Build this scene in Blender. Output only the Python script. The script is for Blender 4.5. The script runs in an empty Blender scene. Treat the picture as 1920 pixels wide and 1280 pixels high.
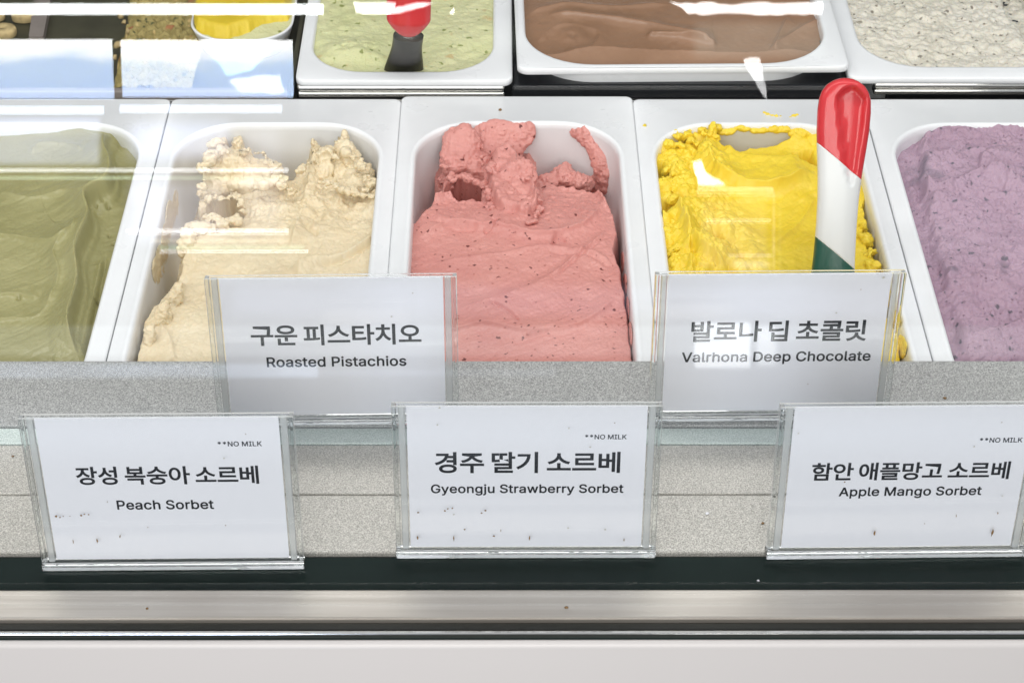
import bpy, bmesh, math, random, json
import numpy as np
from mathutils import Vector, Matrix

S = bpy.context.scene
COL = S.collection
random.seed(7)

# ------------------------------------------------------------------ camera
FPX = 3700.0                                   # focal length in photo pixels (photo is 1920 wide)
PITCH, YAW, ROLL = .66787, .00616, .0037
CAM = np.array([-.01075, 0.0, .76206])
_F = np.array([math.sin(YAW)*math.cos(PITCH), math.cos(YAW)*math.cos(PITCH), -math.sin(PITCH)])
_X = np.array([math.cos(YAW), -math.sin(YAW), 0.0])
_U = np.cross(_X, _F)
_X, _U = math.cos(ROLL)*_X + math.sin(ROLL)*_U, math.cos(ROLL)*_U - math.sin(ROLL)*_X

def ray(u, v):
    return _F + (u-960)/FPX*_X + (640-v)/FPX*_U
def at(u, v, z=0.0):
    d = ray(u, v)
    return CAM + d*((z-CAM[2])/d[2])
def on_plane(u, v, p0, n):
    d = ray(u, v)
    return CAM + d*(np.dot(p0-CAM, n)/np.dot(d, n))
def px(p):
    d = p-CAM
    w = d@_F
    return 960+FPX*(d@_X)/w, 640-FPX*(d@_U)/w

cam = bpy.data.cameras.new('camera')
cam.sensor_width = 36; cam.lens = FPX/1920*36
cam.clip_start = .05; cam.clip_end = 60
cam_o = bpy.data.objects.new('camera', cam); COL.objects.link(cam_o)
M = Matrix(((_X[0], _U[0], -_F[0]), (_X[1], _U[1], -_F[1]), (_X[2], _U[2], -_F[2])))
cam_o.matrix_world = Matrix.Translation(Vector(CAM)) @ M.to_4x4()
S.camera = cam_o


# ------------------------------------------------------------------ world, lights, exposure
W = bpy.data.worlds.new('World'); S.world = W; W.use_nodes = True
_wn = W.node_tree; _tc = _wn.nodes.new('ShaderNodeTexCoord'); _sp = _wn.nodes.new('ShaderNodeSeparateXYZ')
_wn.links.new(_tc.outputs['Generated'], _sp.inputs[0])
_mr = _wn.nodes.new('ShaderNodeMapRange'); _mr.inputs[1].default_value = -.10; _mr.inputs[2].default_value = .40
_wn.links.new(_sp.outputs[2], _mr.inputs[0])
_cr = _wn.nodes.new('ShaderNodeValToRGB')            # darker floor below, pale room above
_cr.color_ramp.elements[0].color = (.13, .14, .15, 1); _cr.color_ramp.elements[1].color = (.94, .97, 1.0, 1)
_wn.links.new(_mr.outputs[0], _cr.inputs[0]); _wn.links.new(_cr.outputs[0], _wn.nodes['Background'].inputs[0])
_wn.nodes['Background'].inputs[1].default_value = .62
S.view_settings.view_transform = 'Standard'; S.view_settings.look = 'None'
S.view_settings.exposure = 0; S.view_settings.gamma = 1; S.view_settings.use_curve_mapping = False
S.cycles.use_denoising = True
S.cycles.max_bounces = 14; S.cycles.transparent_max_bounces = 24; S.cycles.transmission_bounces = 12
S.cycles.sample_clamp_indirect = 6
S.cycles.caustics_refractive = True; S.cycles.caustics_reflective = False

GLEAN = math.radians(13)
GP0 = np.array([0, .7395, 0.0]); GN = np.array([0, -math.cos(GLEAN), math.sin(GLEAN)])   # outer face of the case glass

def lamp(name, loc, rot, sx, sy, power, color=(1, 1, 1)):
    L = bpy.data.lights.new(name, 'AREA'); L.shape = 'RECTANGLE'; L.size = sx; L.size_y = sy
    L.energy = power; L.color = color
    o = bpy.data.objects.new(name, L); o.location = loc; o.rotation_euler = rot; COL.objects.link(o)
    return o

LED = lamp('case_led_strip', (0, 1.10, .60), (math.radians(-4), 0, 0), 1.5, .07, 3.7, (1, .985, .96))
FILL = lamp('front_fill_lamp', (-.4, -1.5, 1.45), (math.radians(59), 0, 0), 3.0, 1.4, 62, (1, .97, .93))  # soft lamp added in front to brighten the upright sign cards

WIN_Y = -2.6                                    # the shop front stands behind the customer
def mirror_hit(u, v):
    p = on_plane(u, v, GP0, GN); d = ray(u, v)
    r = d-2*np.dot(d, GN)*GN
    return p+r*((WIN_Y-p[1])/r[1])
_wi = [0]
def win(u0, v0, u1, v1, rad, col=(1, 1, 1), sky=False, poly=None, soft=0, var=None):
    """one lit opening of the shop front (or of the daylit street seen through it, or a weak lamp added for a pale band), as the case glass mirrors it.
    poly: convex outline; soft: width of its fading edge in metres; var: unevenness of its light"""
    global WIN_Y
    _wi[0] += 1; base_y = WIN_Y
    WIN_Y = base_y+(.0 if rad < 3 else .05)+_wi[0]*.0012
    pts = poly or [(u0, v0), (u1, v0), (u1, v1), (u0, v1)]
    Q = [mirror_hit(*p) for p in pts]
    xs = [q[0] for q in Q]; zs = [q[2] for q in Q]
    w = max(xs)-min(xs); h = max(zs)-min(zs); ctr = np.array([(max(xs)+min(xs))/2, WIN_Y, (max(zs)+min(zs))/2])
    WIN_Y = base_y
    tilt = 0
    if var is None: var = .5 if rad < 3 else .18
    o = lamp('glass_reflection_light', ctr, (math.radians(90), tilt, 0), w, h, 3.1*rad*math.pi*w*h, col)
    if not sky:
        L = o.data; L.use_nodes = True; nt = L.node_tree; em = nt.nodes['Emission']
        g = nt.nodes.new('ShaderNodeNewGeometry')
        def math_(op, x, y=None):
            m = nt.nodes.new('ShaderNodeMath'); m.operation = op
            for i, s in enumerate((x, y)):
                if s is None: continue
                if isinstance(s, (int, float)): m.inputs[i].default_value = s
                else: nt.links.new(s, m.inputs[i])
            return m.outputs[0]
        mp = nt.nodes.new('ShaderNodeMapping'); mp.inputs['Scale'].default_value = (2.2, 1, 9)
        nt.links.new(g.outputs['Position'], mp.inputs[0])
        nz = nt.nodes.new('ShaderNodeTexNoise'); nz.inputs['Scale'].default_value = 3; nz.inputs['Detail'].default_value = 4
        nt.links.new(mp.outputs[0], nz.inputs['Vector'])
        val = math_('ADD', math_('MULTIPLY', math_('SUBTRACT', nz.outputs[0], .5), var*3), 1.0)
        val = math_('MAXIMUM', val, .15)
        if poly or soft:
            n2 = nt.nodes.new('ShaderNodeTexNoise'); n2.inputs['Scale'].default_value = 14
            nt.links.new(g.outputs['Position'], n2.inputs['Vector'])
            sep = nt.nodes.new('ShaderNodeSeparateXYZ'); nt.links.new(g.outputs['Position'], sep.inputs[0])
            cx_ = sum(xs)/len(xs); cz_ = sum(zs)/len(zs)
            for p, q in zip(Q, Q[1:]+Q[:1]):
                nx, nz_ = -(q[2]-p[2]), (q[0]-p[0]); ln = math.hypot(nx, nz_); nx /= ln; nz_ /= ln
                if (cx_-p[0])*nx+(cz_-p[2])*nz_ < 0: nx, nz_ = -nx, -nz_
                d = math_('ADD', math_('MULTIPLY', sep.outputs[0], nx), math_('MULTIPLY', sep.outputs[2], nz_))
                d = math_('SUBTRACT', d, p[0]*nx+p[2]*nz_)
                if poly: d = math_('ADD', d, math_('MULTIPLY', math_('SUBTRACT', n2.outputs[0], .5), .03))
                mr = nt.nodes.new('ShaderNodeMapRange'); mr.interpolation_type = 'SMOOTHSTEP'
                mr.inputs[2].default_value = max(soft, .004); nt.links.new(d, mr.inputs[0])
                val = math_('MULTIPLY', val, mr.outputs[0])
        nt.links.new(val, em.inputs['Strength'])
    if sky:
        L = o.data; L.use_nodes = True; nt = L.node_tree; em = nt.nodes['Emission']
        g = nt.nodes.new('ShaderNodeNewGeometry'); sep = nt.nodes.new('ShaderNodeSeparateXYZ')
        nt.links.new(g.outputs['Position'], sep.inputs[0])
        mr = nt.nodes.new('ShaderNodeMapRange')
        mr.inputs[1].default_value = ctr[2]-h/2; mr.inputs[2].default_value = ctr[2]+h/2
        nt.links.new(sep.outputs[2], mr.inputs[0])
        nz = nt.nodes.new('ShaderNodeTexNoise'); nz.inputs['Scale'].default_value = 7; nz.inputs['Detail'].default_value = 4
        mp = nt.nodes.new('ShaderNodeMapping'); mp.inputs['Scale'].default_value = (1, 1, 3.5)
        nt.links.new(g.outputs['Position'], mp.inputs[0]); nt.links.new(mp.outputs[0], nz.inputs['Vector'])
        m1 = nt.nodes.new('ShaderNodeMath'); m1.operation = 'MULTIPLY_ADD'; m1.inputs[1].default_value = .8; m1.inputs[2].default_value = -.4
        nt.links.new(nz.outputs[0], m1.inputs[0])
        ad = nt.nodes.new('ShaderNodeMath'); ad.operation = 'ADD'
        nt.links.new(mr.outputs[0], ad.inputs[0]); nt.links.new(m1.outputs[0], ad.inputs[1])
        cr = nt.nodes.new('ShaderNodeValToRGB')
        e = cr.color_ramp.elements
        e[0].position = .0; e[0].color = (.50, .66, .98, 1); e[1].position = .95; e[1].color = (1.25, 1.25, 1.25, 1)
        k = e.new(.55); k.color = (.56, .72, .98, 1)
        k = e.new(.78); k.color = (.98, 1.05, 1.15, 1)
        nt.links.new(ad.outputs[0], cr.inputs[0]); nt.links.new(cr.outputs[0], em.inputs[0])
    return o
BL = (.72, .82, 1.0); LV = (.62, .70, 1)
# daylit panes, upper left
win(-260, 9, 606, 29, 11, (.97, 1, 1))
win(-260, 76, 209, 187, 7.5, sky=True); win(229, 77, 548, 184, 7.5, sky=True)
win(-260, 201, 194, 216, 5.0, BL); win(224, 199, 528, 213, 5.0, BL)
win(0, 0, 0, 0, 5.8, (.50, .78, 1), poly=[(395, 104), (536, 96), (520, 130), (470, 138), (455, 154), (428, 152)]); win(0, 0, 0, 0, 5.6, (.78, .73, 1), poly=[(388, 112), (424, 152), (470, 140), (528, 138), (536, 178), (450, 181), (400, 158)])
# the same opening, partly cut off by people standing at the case
win(0, 0, 0, 0, 9, poly=[(662, 5), (742, 8), (728, 27), (664, 29)]); win(0, 0, 0, 0, 9, poly=[(724, 22), (778, 9), (832, 3), (800, 14), (728, 28)])
win(0, 0, 0, 0, 9, poly=[(852, 17), (852, 30), (834, 30)]); win(0, 0, 0, 0, 9, poly=[(1256, 5), (1545, 6), (1543, 31), (1290, 30)])
win(0, 0, 0, 0, 7, poly=[(1386, 109), (1428, 110), (1432, 150), (1416, 152)]); win(0, 0, 0, 0, 4.5, poly=[(1414, 148), (1432, 148), (1438, 188)])
# pale street and facade behind the panes
win(-260, 216, 194, 318, 2.95, LV, soft=.02, var=.2); win(224, 213, 450, 318, 2.7, LV, soft=.05, var=.2); win(430, 225, 545, 475, 1.2, (.8, .83, 1), soft=.05)
win(224, 318, 450, 475, 1.7, (.75, .78, 1), soft=.06)
win(-260, 318, 540, 324, 5.5, (.95, .97, 1)); win(-260, 333, 540, 338, 2.6, (.8, 1, .75)); win(395, 337, 540, 350, 2.9, (1, .98, .92), soft=.01)
win(236, 432, 541, 436, 6.5); win(240, 438, 541, 441, 4); win(280, 449, 547, 458, 3.8, (1, .96, .75), soft=.008)
win(296, 460, 572, 472, 1.5, (.55, 1, .7), soft=.005); win(300, 472, 578, 475, 6)
# reflections over the yellow pan
win(0, 0, 0, 0, 8, poly=[(1295, 303), (1317, 299), (1328, 330), (1304, 334)]); win(0, 0, 0, 0, 9, poly=[(1304, 326), (1328, 326), (1368, 351), (1307, 353)])
win(1307, 354, 1450, 358, 3.4, (1, .95, .85)); win(1307, 361, 1450, 364, 2.4, (1, .95, .85)); win(1307, 367, 1450, 369, 2, (1, .95, .85))
win(1307, 369, 1446, 512, .45, (1, .93, .95), soft=.02); win(1447, 354, 1456, 512, 1.7, (1, .93, .85), soft=.008); win(1458, 380, 1468, 512, .9, (.8, 1, .6), soft=.01)
win(1325, 413, 1446, 416, 2.8, (1, .95, .85)); win(1325, 418, 1446, 420, 1.6, (1, .95, .85))
win(1364, 478, 1452, 484, 6, soft=.006); win(1368, 484, 1452, 514, 1.6, soft=.02)
win(1298, 602, 1412, 696, 2.7, (.96, .98, 1), soft=.012, var=.3); win(1412, 606, 1464, 696, 1.6, (.96, .98, 1), soft=.02, var=.3)
# weak lamps added to lay pale reflected bands over the case glass
win(-300, 608, 2300, 674, .55, (.9, .97, 1), soft=.012, var=.2)
win(-300, 680, 600, 714, 1.3, (.68, .80, 1), soft=.01); win(520, 688, 1050, 713, .7, (.72, .8, 1), soft=.02)
win(420, 522, 1750, 610, .45, (.7, .74, 1), soft=.04)
win(-400, 730, 2400, 900, .50, (.72, .84, 1), soft=.12, var=.15)
win(1290, 32, 1560, 122, .6, (.85, 1, .9), soft=.03); win(560, 30, 1010, 120, .25, (.9, 1, .8), soft=.05)
win(1640, 240, 2300, 540, .35, (.8, .84, 1), soft=.1)

# ------------------------------------------------------------------ materials
MATS = {}
def nodes(name):
    m = bpy.data.materials.new(name); m.use_nodes = True; MATS[name] = m
    nt = m.node_tree
    return m, nt, nt.nodes['Principled BSDF']
def tex_noise(nt, scale, detail=3, rough=.5, vec=None, dist=0):
    n = nt.nodes.new('ShaderNodeTexNoise'); n.inputs['Scale'].default_value = scale
    n.inputs['Detail'].default_value = detail; n.inputs['Roughness'].default_value = rough; n.inputs['Distortion'].default_value = dist
    if vec is None:
        t = nt.nodes.get('tc') or nt.nodes.new('ShaderNodeTexCoord'); t.name = 'tc'; vec = t.outputs['Object']
    nt.links.new(vec, n.inputs['Vector'])
    return n
def tex_scaled(nt, sc):
    t = nt.nodes.get('tc') or nt.nodes.new('ShaderNodeTexCoord'); t.name = 'tc'
    mp = nt.nodes.new('ShaderNodeMapping'); mp.inputs['Scale'].default_value = sc
    nt.links.new(t.outputs['Object'], mp.inputs[0])
    return mp.outputs[0]
def ramp(nt, src, stops):
    r = nt.nodes.new('ShaderNodeValToRGB'); e = r.color_ramp.elements
    e[0].position, e[0].color = stops[0][0], (*stops[0][1], 1)
    e[1].position, e[1].color = stops[-1][0], (*stops[-1][1], 1)
    for p, c in stops[1:-1]:
        k = e.new(p); k.color = (*c, 1)
    nt.links.new(src, r.inputs[0])
    return r.outputs[0]
def mixc(nt, fac, a, b):
    m = nt.nodes.new('ShaderNodeMix'); m.data_type = 'RGBA'
    if isinstance(fac, (int, float)): m.inputs[0].default_value = fac
    else: nt.links.new(fac, m.inputs[0])
    for i, c in ((6, a), (7, b)):
        if isinstance(c, tuple): m.inputs[i].default_value = (*c, 1)
        else: nt.links.new(c, m.inputs[i])
    return m.outputs[2]
def bump(nt, b, src, strength, dist):
    n = nt.nodes.new('ShaderNodeBump'); n.inputs['Strength'].default_value = strength; n.inputs['Distance'].default_value = dist
    nt.links.new(src, n.inputs['Height']); nt.links.new(n.outputs[0], b.inputs['Normal'])
def simple(name, color, rough=.5, metal=0.0, var=.06, scale=60, bmp=0, bscale=400, spec=.5):
    m, nt, b = nodes(name)
    n = tex_noise(nt, scale, 4)
    lo = tuple(max(0, c*(1-var)) for c in color); hi = tuple(min(1, c*(1+var)) for c in color)
    nt.links.new(ramp(nt, n.outputs[0], [(.3, lo), (.7, hi)]), b.inputs['Base Color'])
    b.inputs['Roughness'].default_value = rough; b.inputs['Metallic'].default_value = metal
    b.inputs['Specular IOR Level'].default_value = spec
    if bmp: bump(nt, b, tex_noise(nt, bscale, 3).outputs[0], bmp, .001)
    return m
def frosted(name, c1, c2, specks=(), rough=.5, sss=.25, cscale=28, grain=.25, gscale=420, seedc=None):
    """ice cream: two mixed tones, coloured specks, icy grain"""
    m, nt, b = nodes(name)
    col = ramp(nt, tex_noise(nt, cscale, 5, .6).outputs[0], [(.32, c1), (.68, c2)])
    t = nt.nodes['tc']
    for i, (sc, thr, c, soft) in enumerate(specks):
        v = nt.nodes.new('ShaderNodeTexVoronoi'); v.inputs['Scale'].default_value = sc
        mp = nt.nodes.new('ShaderNodeMapping'); mp.inputs['Location'].default_value = (i*3.3, i*1.7, 0)
        wn = tex_noise(nt, sc*1.6, 3); vm = nt.nodes.new('ShaderNodeVectorMath'); vm.operation = 'MULTIPLY_ADD'
        k = .9/sc; vm.inputs[1].default_value = (k, k, k)
        nt.links.new(wn.outputs['Color'], vm.inputs[0]); nt.links.new(t.outputs['Object'], vm.inputs[2])
        nt.links.new(vm.outputs[0], mp.inputs[0]); nt.links.new(mp.outputs[0], v.inputs['Vector'])
        # only some cells carry a speck, each of its own size
        sep = nt.nodes.new('ShaderNodeSeparateColor'); nt.links.new(v.outputs['Color'], sep.inputs[0])
        th = nt.nodes.new('ShaderNodeMath'); th.operation = 'MULTIPLY_ADD'; th.inputs[1].default_value = thr*1.6; th.inputs[2].default_value = -thr*.6
        nt.links.new(sep.outputs[0], th.inputs[0])
        nz = tex_noise(nt, sc*3, 2)
        ds = nt.nodes.new('ShaderNodeMath'); ds.operation = 'MULTIPLY_ADD'; ds.inputs[1].default_value = thr*1.2; ds.inputs[2].default_value = -thr*.6
        nt.links.new(nz.outputs[0], ds.inputs[0])
        dd = nt.nodes.new('ShaderNodeMath'); dd.operation = 'ADD'
        nt.links.new(v.outputs['Distance'], dd.inputs[0]); nt.links.new(ds.outputs[0], dd.inputs[1])
        su = nt.nodes.new('ShaderNodeMath'); su.operation = 'SUBTRACT'
        nt.links.new(th.outputs[0], su.inputs[0]); nt.links.new(dd.outputs[0], su.inputs[1])
        mr = nt.nodes.new('ShaderNodeMapRange'); mr.inputs[1].default_value = -.02; mr.inputs[2].default_value = soft
        nt.links.new(su.outputs[0], mr.inputs[0])
        col = mixc(nt, mr.outputs[0], col, c)
    nt.links.new(col, b.inputs['Base Color'])
    b.inputs['Roughness'].default_value = rough; b.inputs['Specular IOR Level'].default_value = .45
    b.inputs['Subsurface Weight'].default_value = sss; b.inputs['Subsurface Radius'].default_value = (1, .7, .45); b.inputs['Subsurface Scale'].default_value = .0025
    n1 = tex_noise(nt, gscale, 5, .65)
    bump(nt, b, n1.outputs[0], grain, .0022)
    return m

def clear(name, tint, base=.042, sharp=1.0):
    """thin clear sheet: mirror share by Schlick, the rest passes straight through"""
    m = bpy.data.materials.new(name); m.use_nodes = True; MATS[name] = m
    nt = m.node_tree; nt.nodes.clear()
    out = nt.nodes.new('ShaderNodeOutputMaterial'); tr = nt.nodes.new('ShaderNodeBsdfTransparent'); gl = nt.nodes.new('ShaderNodeBsdfGlossy')
    tr.inputs[0].default_value = (*tint, 1); gl.inputs['Roughness'].default_value = 0.0
    sn = tex_noise(nt, 16, 5, .65, tex_scaled(nt, (1, .35, .35)))
    nt.links.new(ramp(nt, sn.outputs[0], [(.50, (0.0,)*3), (.80, (.035,)*3)]), gl.inputs['Roughness'])
    lw = nt.nodes.new('ShaderNodeLayerWeight'); lw.inputs[0].default_value = .5
    pw = nt.nodes.new('ShaderNodeMath'); pw.operation = 'POWER'; pw.inputs[1].default_value = 5
    ma = nt.nodes.new('ShaderNodeMath'); ma.operation = 'MULTIPLY_ADD'; ma.inputs[1].default_value = 1-base; ma.inputs[2].default_value = base
    mx = nt.nodes.new('ShaderNodeMixShader')
    nt.links.new(lw.outputs['Facing'], pw.inputs[0]); nt.links.new(pw.outputs[0], ma.inputs[0]); nt.links.new(ma.outputs[0], mx.inputs[0])
    nt.links.new(tr.outputs[0], mx.inputs[1]); nt.links.new(gl.outputs[0], mx.inputs[2]); nt.links.new(mx.outputs[0], out.inputs[0])
    return m

clear('case_glass', (.99, .995, .995), .024)
clear('acrylic_sheet', (.985, .988, .988), .018)
m, nt, b = nodes('acrylic_block')
b.inputs['Base Color'].default_value = (.95, .97, .97, 1); b.inputs['Transmission Weight'].default_value = 1.0
b.inputs['IOR'].default_value = 1.49; b.inputs['Roughness'].default_value = .03
bump(nt, b, tex_noise(nt, 120, 2).outputs[0], .12, .001)

m, nt, b = nodes('acrylic_edge')
b.inputs['Base Color'].default_value = (.84, .855, .855, 1); b.inputs['Transmission Weight'].default_value = .6
b.inputs['IOR'].default_value = 1.4; b.inputs['Roughness'].default_value = .18
m, nt, b = nodes('white_pan')
n = tex_noise(nt, 22, 5, .65); n2 = tex_noise(nt, 60, 3, .6, tex_scaled(nt, (6, .5, 1)))
c_ = ramp(nt, n.outputs[0], [(.30, (.755, .765, .775)), (.55, (.80, .81, .82))])
nt.links.new(mixc(nt, ramp(nt, n2.outputs[0], [(.66, (0,)*3), (.74, (.35,)*3)]), c_, (.72, .725, .73)), b.inputs['Base Color'])
nt.links.new(ramp(nt, n.outputs[0], [(.3, (.42,)*3), (.7, (.24,)*3)]), b.inputs['Roughness'])
bump(nt, b, tex_noise(nt, 35, 3).outputs[0], .08, .0015)
simple('black_plastic', (.012, .013, .015), .25)
simple('green_enamel', (.010, .018, .016), .16, bmp=.02, bscale=900, spec=.12)
simple('rubber_gasket', (.012, .013, .010), .55, bmp=.2, bscale=300)
simple('chrome', (.78, .77, .74), .12, 1.0, var=.03)
simple('dark_steel', (.10, .095, .09), .35, 1.0, var=.2, scale=25)
simple('white_panel', (.62, .59, .575), .35, var=.008, scale=6)
simple('ink', (.007, .008, .012), .6, var=.1)
simple('paper', (.86, .86, .91), .7, var=.01, scale=300, bmp=.05, bscale=1500)
simple('stain', (.24, .135, .05), .6, var=.6, scale=900)
simple('pale_stain', (.55, .53, .47), .6, var=.2, scale=900)
simple('red_plastic', (.60, .035, .042), .16, var=.03)
simple('white_plastic', (.70, .71, .71), .3, var=.01)
simple('green_plastic', (.012, .085, .058), .3, var=.04)
simple('biscuit', (.46, .35, .17), .7, var=.25, scale=180, bmp=.4, bscale=500)
simple('dark_tray', (.055, .052, .030), .4, var=.25, scale=40)
simple('greybrown', (.22, .19, .17), .5, var=.1)
# speckled silver paint and brushed rail
def speckle(name, lo, mid, hi, sc=1500, rough=.5):
    m, nt, b = nodes(name)
    n = tex_noise(nt, sc, 2, .6)
    col = ramp(nt, n.outputs[0], [(.33, lo), (.5, mid), (.66, hi)])
    big = tex_noise(nt, 9, 3)
    col = mixc(nt, ramp(nt, big.outputs[0], [(.3, (.0,)*3), (.8, (.22,)*3)]), col, tuple(c*.72 for c in mid))
    nt.links.new(col, b.inputs['Base Color'])
    b.inputs['Metallic'].default_value = .35; b.inputs['Roughness'].default_value = rough
    bump(nt, b, n.outputs[0], .5, .0008)
speckle('speckled_silver', (.20, .20, .195), (.40, .40, .39), (.66, .66, .64))
speckle('speckled_warm_lit', (.28, .27, .245), (.51, .49, .45), (.78, .755, .70))  # same silver finish, with the warm light reflected on it put into the tint
speckle('speckled_mint', (.42, .50, .465), (.62, .70, .66), (.82, .88, .85))
m, nt, b = nodes('brushed_rail')
n = tex_noise(nt, 30, 4, .6, tex_scaled(nt, (.12, 9, 9)))
n2 = tex_noise(nt, 7, 2)
col = ramp(nt, n.outputs[0], [(.25, (.50, .46, .41)), (.75, (.66, .62, .57))])
nt.links.new(mixc(nt, ramp(nt, n2.outputs[0], [(.45, (0,)*3), (.6, (.35,)*3)]), col, (.42, .37, .33)), b.inputs['Base Color'])
b.inputs['Metallic'].default_value = .75; b.inputs['Roughness'].default_value = .34

frosted('strawberry', (.59, .245, .215), (.65, .295, .255), [(190, .25, (.15, .03, .025), .04), (260, .26, (.44, .15, .125), .08), (60, .09, (.10, .02, .015), .02)], .35, .15, 26, .18, 900)
frosted('peach_cream', (.70, .57, .365), (.76, .655, .46), [(120, .10, (.60, .38, .14), .3)], .37, .2, 30, .18, 800)
frosted('mango', (.80, .575, .030), (.84, .64, .055), [(110, .10, (.62, .33, .012), .3)], .36, .2, 26, .16, 800)
frosted('berry', (.38, .25, .325), (.45, .31, .39), [(140, .34, (.13, .11, .14), .12), (300, .34, (.22, .135, .185), .12), (30, .46, (.20, .15, .195), .25)], .5, .2, 22, .6, 380)
frosted('olive_pistachio', (.285, .265, .11), (.375, .35, .17), [(240, .08, (.08, .06, .02), .1)], .33, .2, 16, .06, 500)
frosted('pale_pistachio', (.60, .61, .32), (.67, .66, .39), [(150, .34, (.25, .28, .08), .10), (70, .30, (.62, .50, .25), .15)], .45, .25, 30, .5, 380)
frosted('chocolate', (.265, .148, .085), (.32, .185, .112), [(60, .05, (.33, .22, .16), .3)], .28, .15, 22, .08, 300)
frosted('cookie_chip', (.66, .62, .52), (.73, .69, .60), [(190, .36, (.24, .21, .17), .10), (100, .26, (.30, .265, .21), .10)], .5, .3, 30, .55, 380)
frosted('lemon', (.62, .45, .02), (.70, .53, .04), [], .4, .3, 30, .2, 380)
frosted('nut_crumb', (.24, .19, .06), (.42, .34, .13), [(170, .42, (.07, .075, .025), .1), (120, .34, (.58, .42, .18), .1), (90, .3, (.34, .15, .06), .1)], .7, .1, 120, .6, 500)

# ------------------------------------------------------------------ object helpers
def props(o, label=None, cat=None, group=None, kind=None):
    if label: o['label'] = label
    if cat: o['category'] = cat
    if group: o['group'] = group
    if kind: o['kind'] = kind
    return o
def empty(name, loc, label, cat, group=None, rot=(0, 0, 0)):
    o = bpy.data.objects.new(name, None); o.empty_display_size = .02
    o.location = loc; o.rotation_euler = rot; COL.objects.link(o)
    return props(o, label, cat, group)
def link(name, me, mat, parent=None, smooth=False):
    me.materials.clear(); me.materials.append(MATS[mat])
    if smooth: me.polygons.foreach_set('use_smooth', [True]*len(me.polygons))
    o = bpy.data.objects.new(name, me); COL.objects.link(o)
    if parent: o.parent = parent
    return o
def from_bm(name, bm, mat, parent=None, smooth=False):
    me = bpy.data.meshes.new(name); bmesh.ops.recalc_face_normals(bm, faces=bm.faces); bm.to_mesh(me); bm.free()
    return link(name, me, mat, parent, smooth)
def add_box(bm, x0, x1, y0, y1, z0, z1, bev=0, seg=2):
    r = bmesh.ops.create_cube(bm, size=1)
    for v in r['verts']:
        v.co = Vector((x0+(v.co.x+.5)*(x1-x0), y0+(v.co.y+.5)*(y1-y0), z0+(v.co.z+.5)*(z1-z0)))
    if bev:
        es = list({e for v in r['verts'] for e in v.link_edges})
        bmesh.ops.bevel(bm, geom=es, offset=bev, segments=seg, affect='EDGES', profile=.5)
    return bm
def box(name, mat, parent, *a, bev=0, smooth=False):
    return from_bm(name, add_box(bmesh.new(), *a, bev=bev), mat, parent, smooth)
def rrect(x0, x1, y0, y1, rf, rb, n=10):
    """rounded rectangle, radius rf at the front (y0) corners, rb at the back"""
    pts = []
    for cx_, cy_, r, a0 in ((x1-rf, y0+rf, rf, -90), (x1-rb, y1-rb, rb, 0), (x0+rb, y1-rb, rb, 90), (x0+rf, y0+rf, rf, 180)):
        for i in range(n+1):
            a = math.radians(a0+90*i/n)
            pts.append((cx_+r*math.cos(a), cy_+r*math.sin(a)))
    return pts
def loft(rings, close_end=False, close_start=False):
    bm = bmesh.new(); R = [[bm.verts.new(p) for p in r] for r in rings]
    n = len(R[0])
    for a, b in zip(R, R[1:]):
        for i in range(n):
            bm.faces.new((a[i], a[(i+1) % n], b[(i+1) % n], b[i]))
    if close_end: bm.faces.new(R[-1])
    if close_start: bm.faces.new(list(reversed(R[0])))
    return bm

# ------------------------------------------------------------------ noise for the modelled ice cream surfaces
def _lat(seed):
    return np.random.RandomState(seed).rand(256, 256)
def vnoise(x, y, seed=0):
    T = _lat(seed); xi = np.floor(x).astype(int); yi = np.floor(y).astype(int)
    fx = x-xi; fy = y-yi; fx = fx*fx*fx*(fx*(fx*6-15)+10); fy = fy*fy*fy*(fy*(fy*6-15)+10)
    a = T[xi % 256, yi % 256]; b = T[(xi+1) % 256, yi % 256]; c = T[xi % 256, (yi+1) % 256]; d = T[(xi+1) % 256, (yi+1) % 256]
    return (a+(b-a)*fx)*(1-fy)+(c+(d-c)*fx)*fy-.5
def fbm(x, y, octv=5, seed=0, gain=.5):
    s = 0; a = 1.0
    for i in range(octv):
        s = s+a*vnoise(x*2**i+i*17.3, y*2**i-i*9.1, seed+i); a *= gain
    return s
def ridged(x, y, octv=4, seed=0):
    s = 0; a = 1.0
    for i in range(octv):
        s = s+a*(1-4*np.abs(vnoise(x*2**i+i*7.7, y*2**i+3*i, seed+i))); a *= .5
    return s
def worley(x, y, seed=0):
    T1, T2 = _lat(seed), _lat(seed+50); xi = np.floor(x).astype(int); yi = np.floor(y).astype(int)
    d = np.full(x.shape, 9.0)
    for i in (-1, 0, 1):
        for j in (-1, 0, 1):
            cx_ = xi+i; cy_ = yi+j
            d = np.minimum(d, np.hypot(cx_+T1[cx_ % 256, cy_ % 256]-x, cy_+T2[cx_ % 256, cy_ % 256]-y))
    return d
def lumps(x, y, octv=3, seed=0):
    s = 0; a = 1.0
    for i in range(octv):
        w = worley(x*2**i, y*2**i, seed+7*i); s = s+a*np.sqrt(np.clip(1-w*w*1.1, 0, 1)); a *= .5
    return s
def sm(a, lo, hi):
    t = np.clip((a-lo)/(hi-lo), 0, 1)
    return t*t*(3-2*t)
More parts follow.
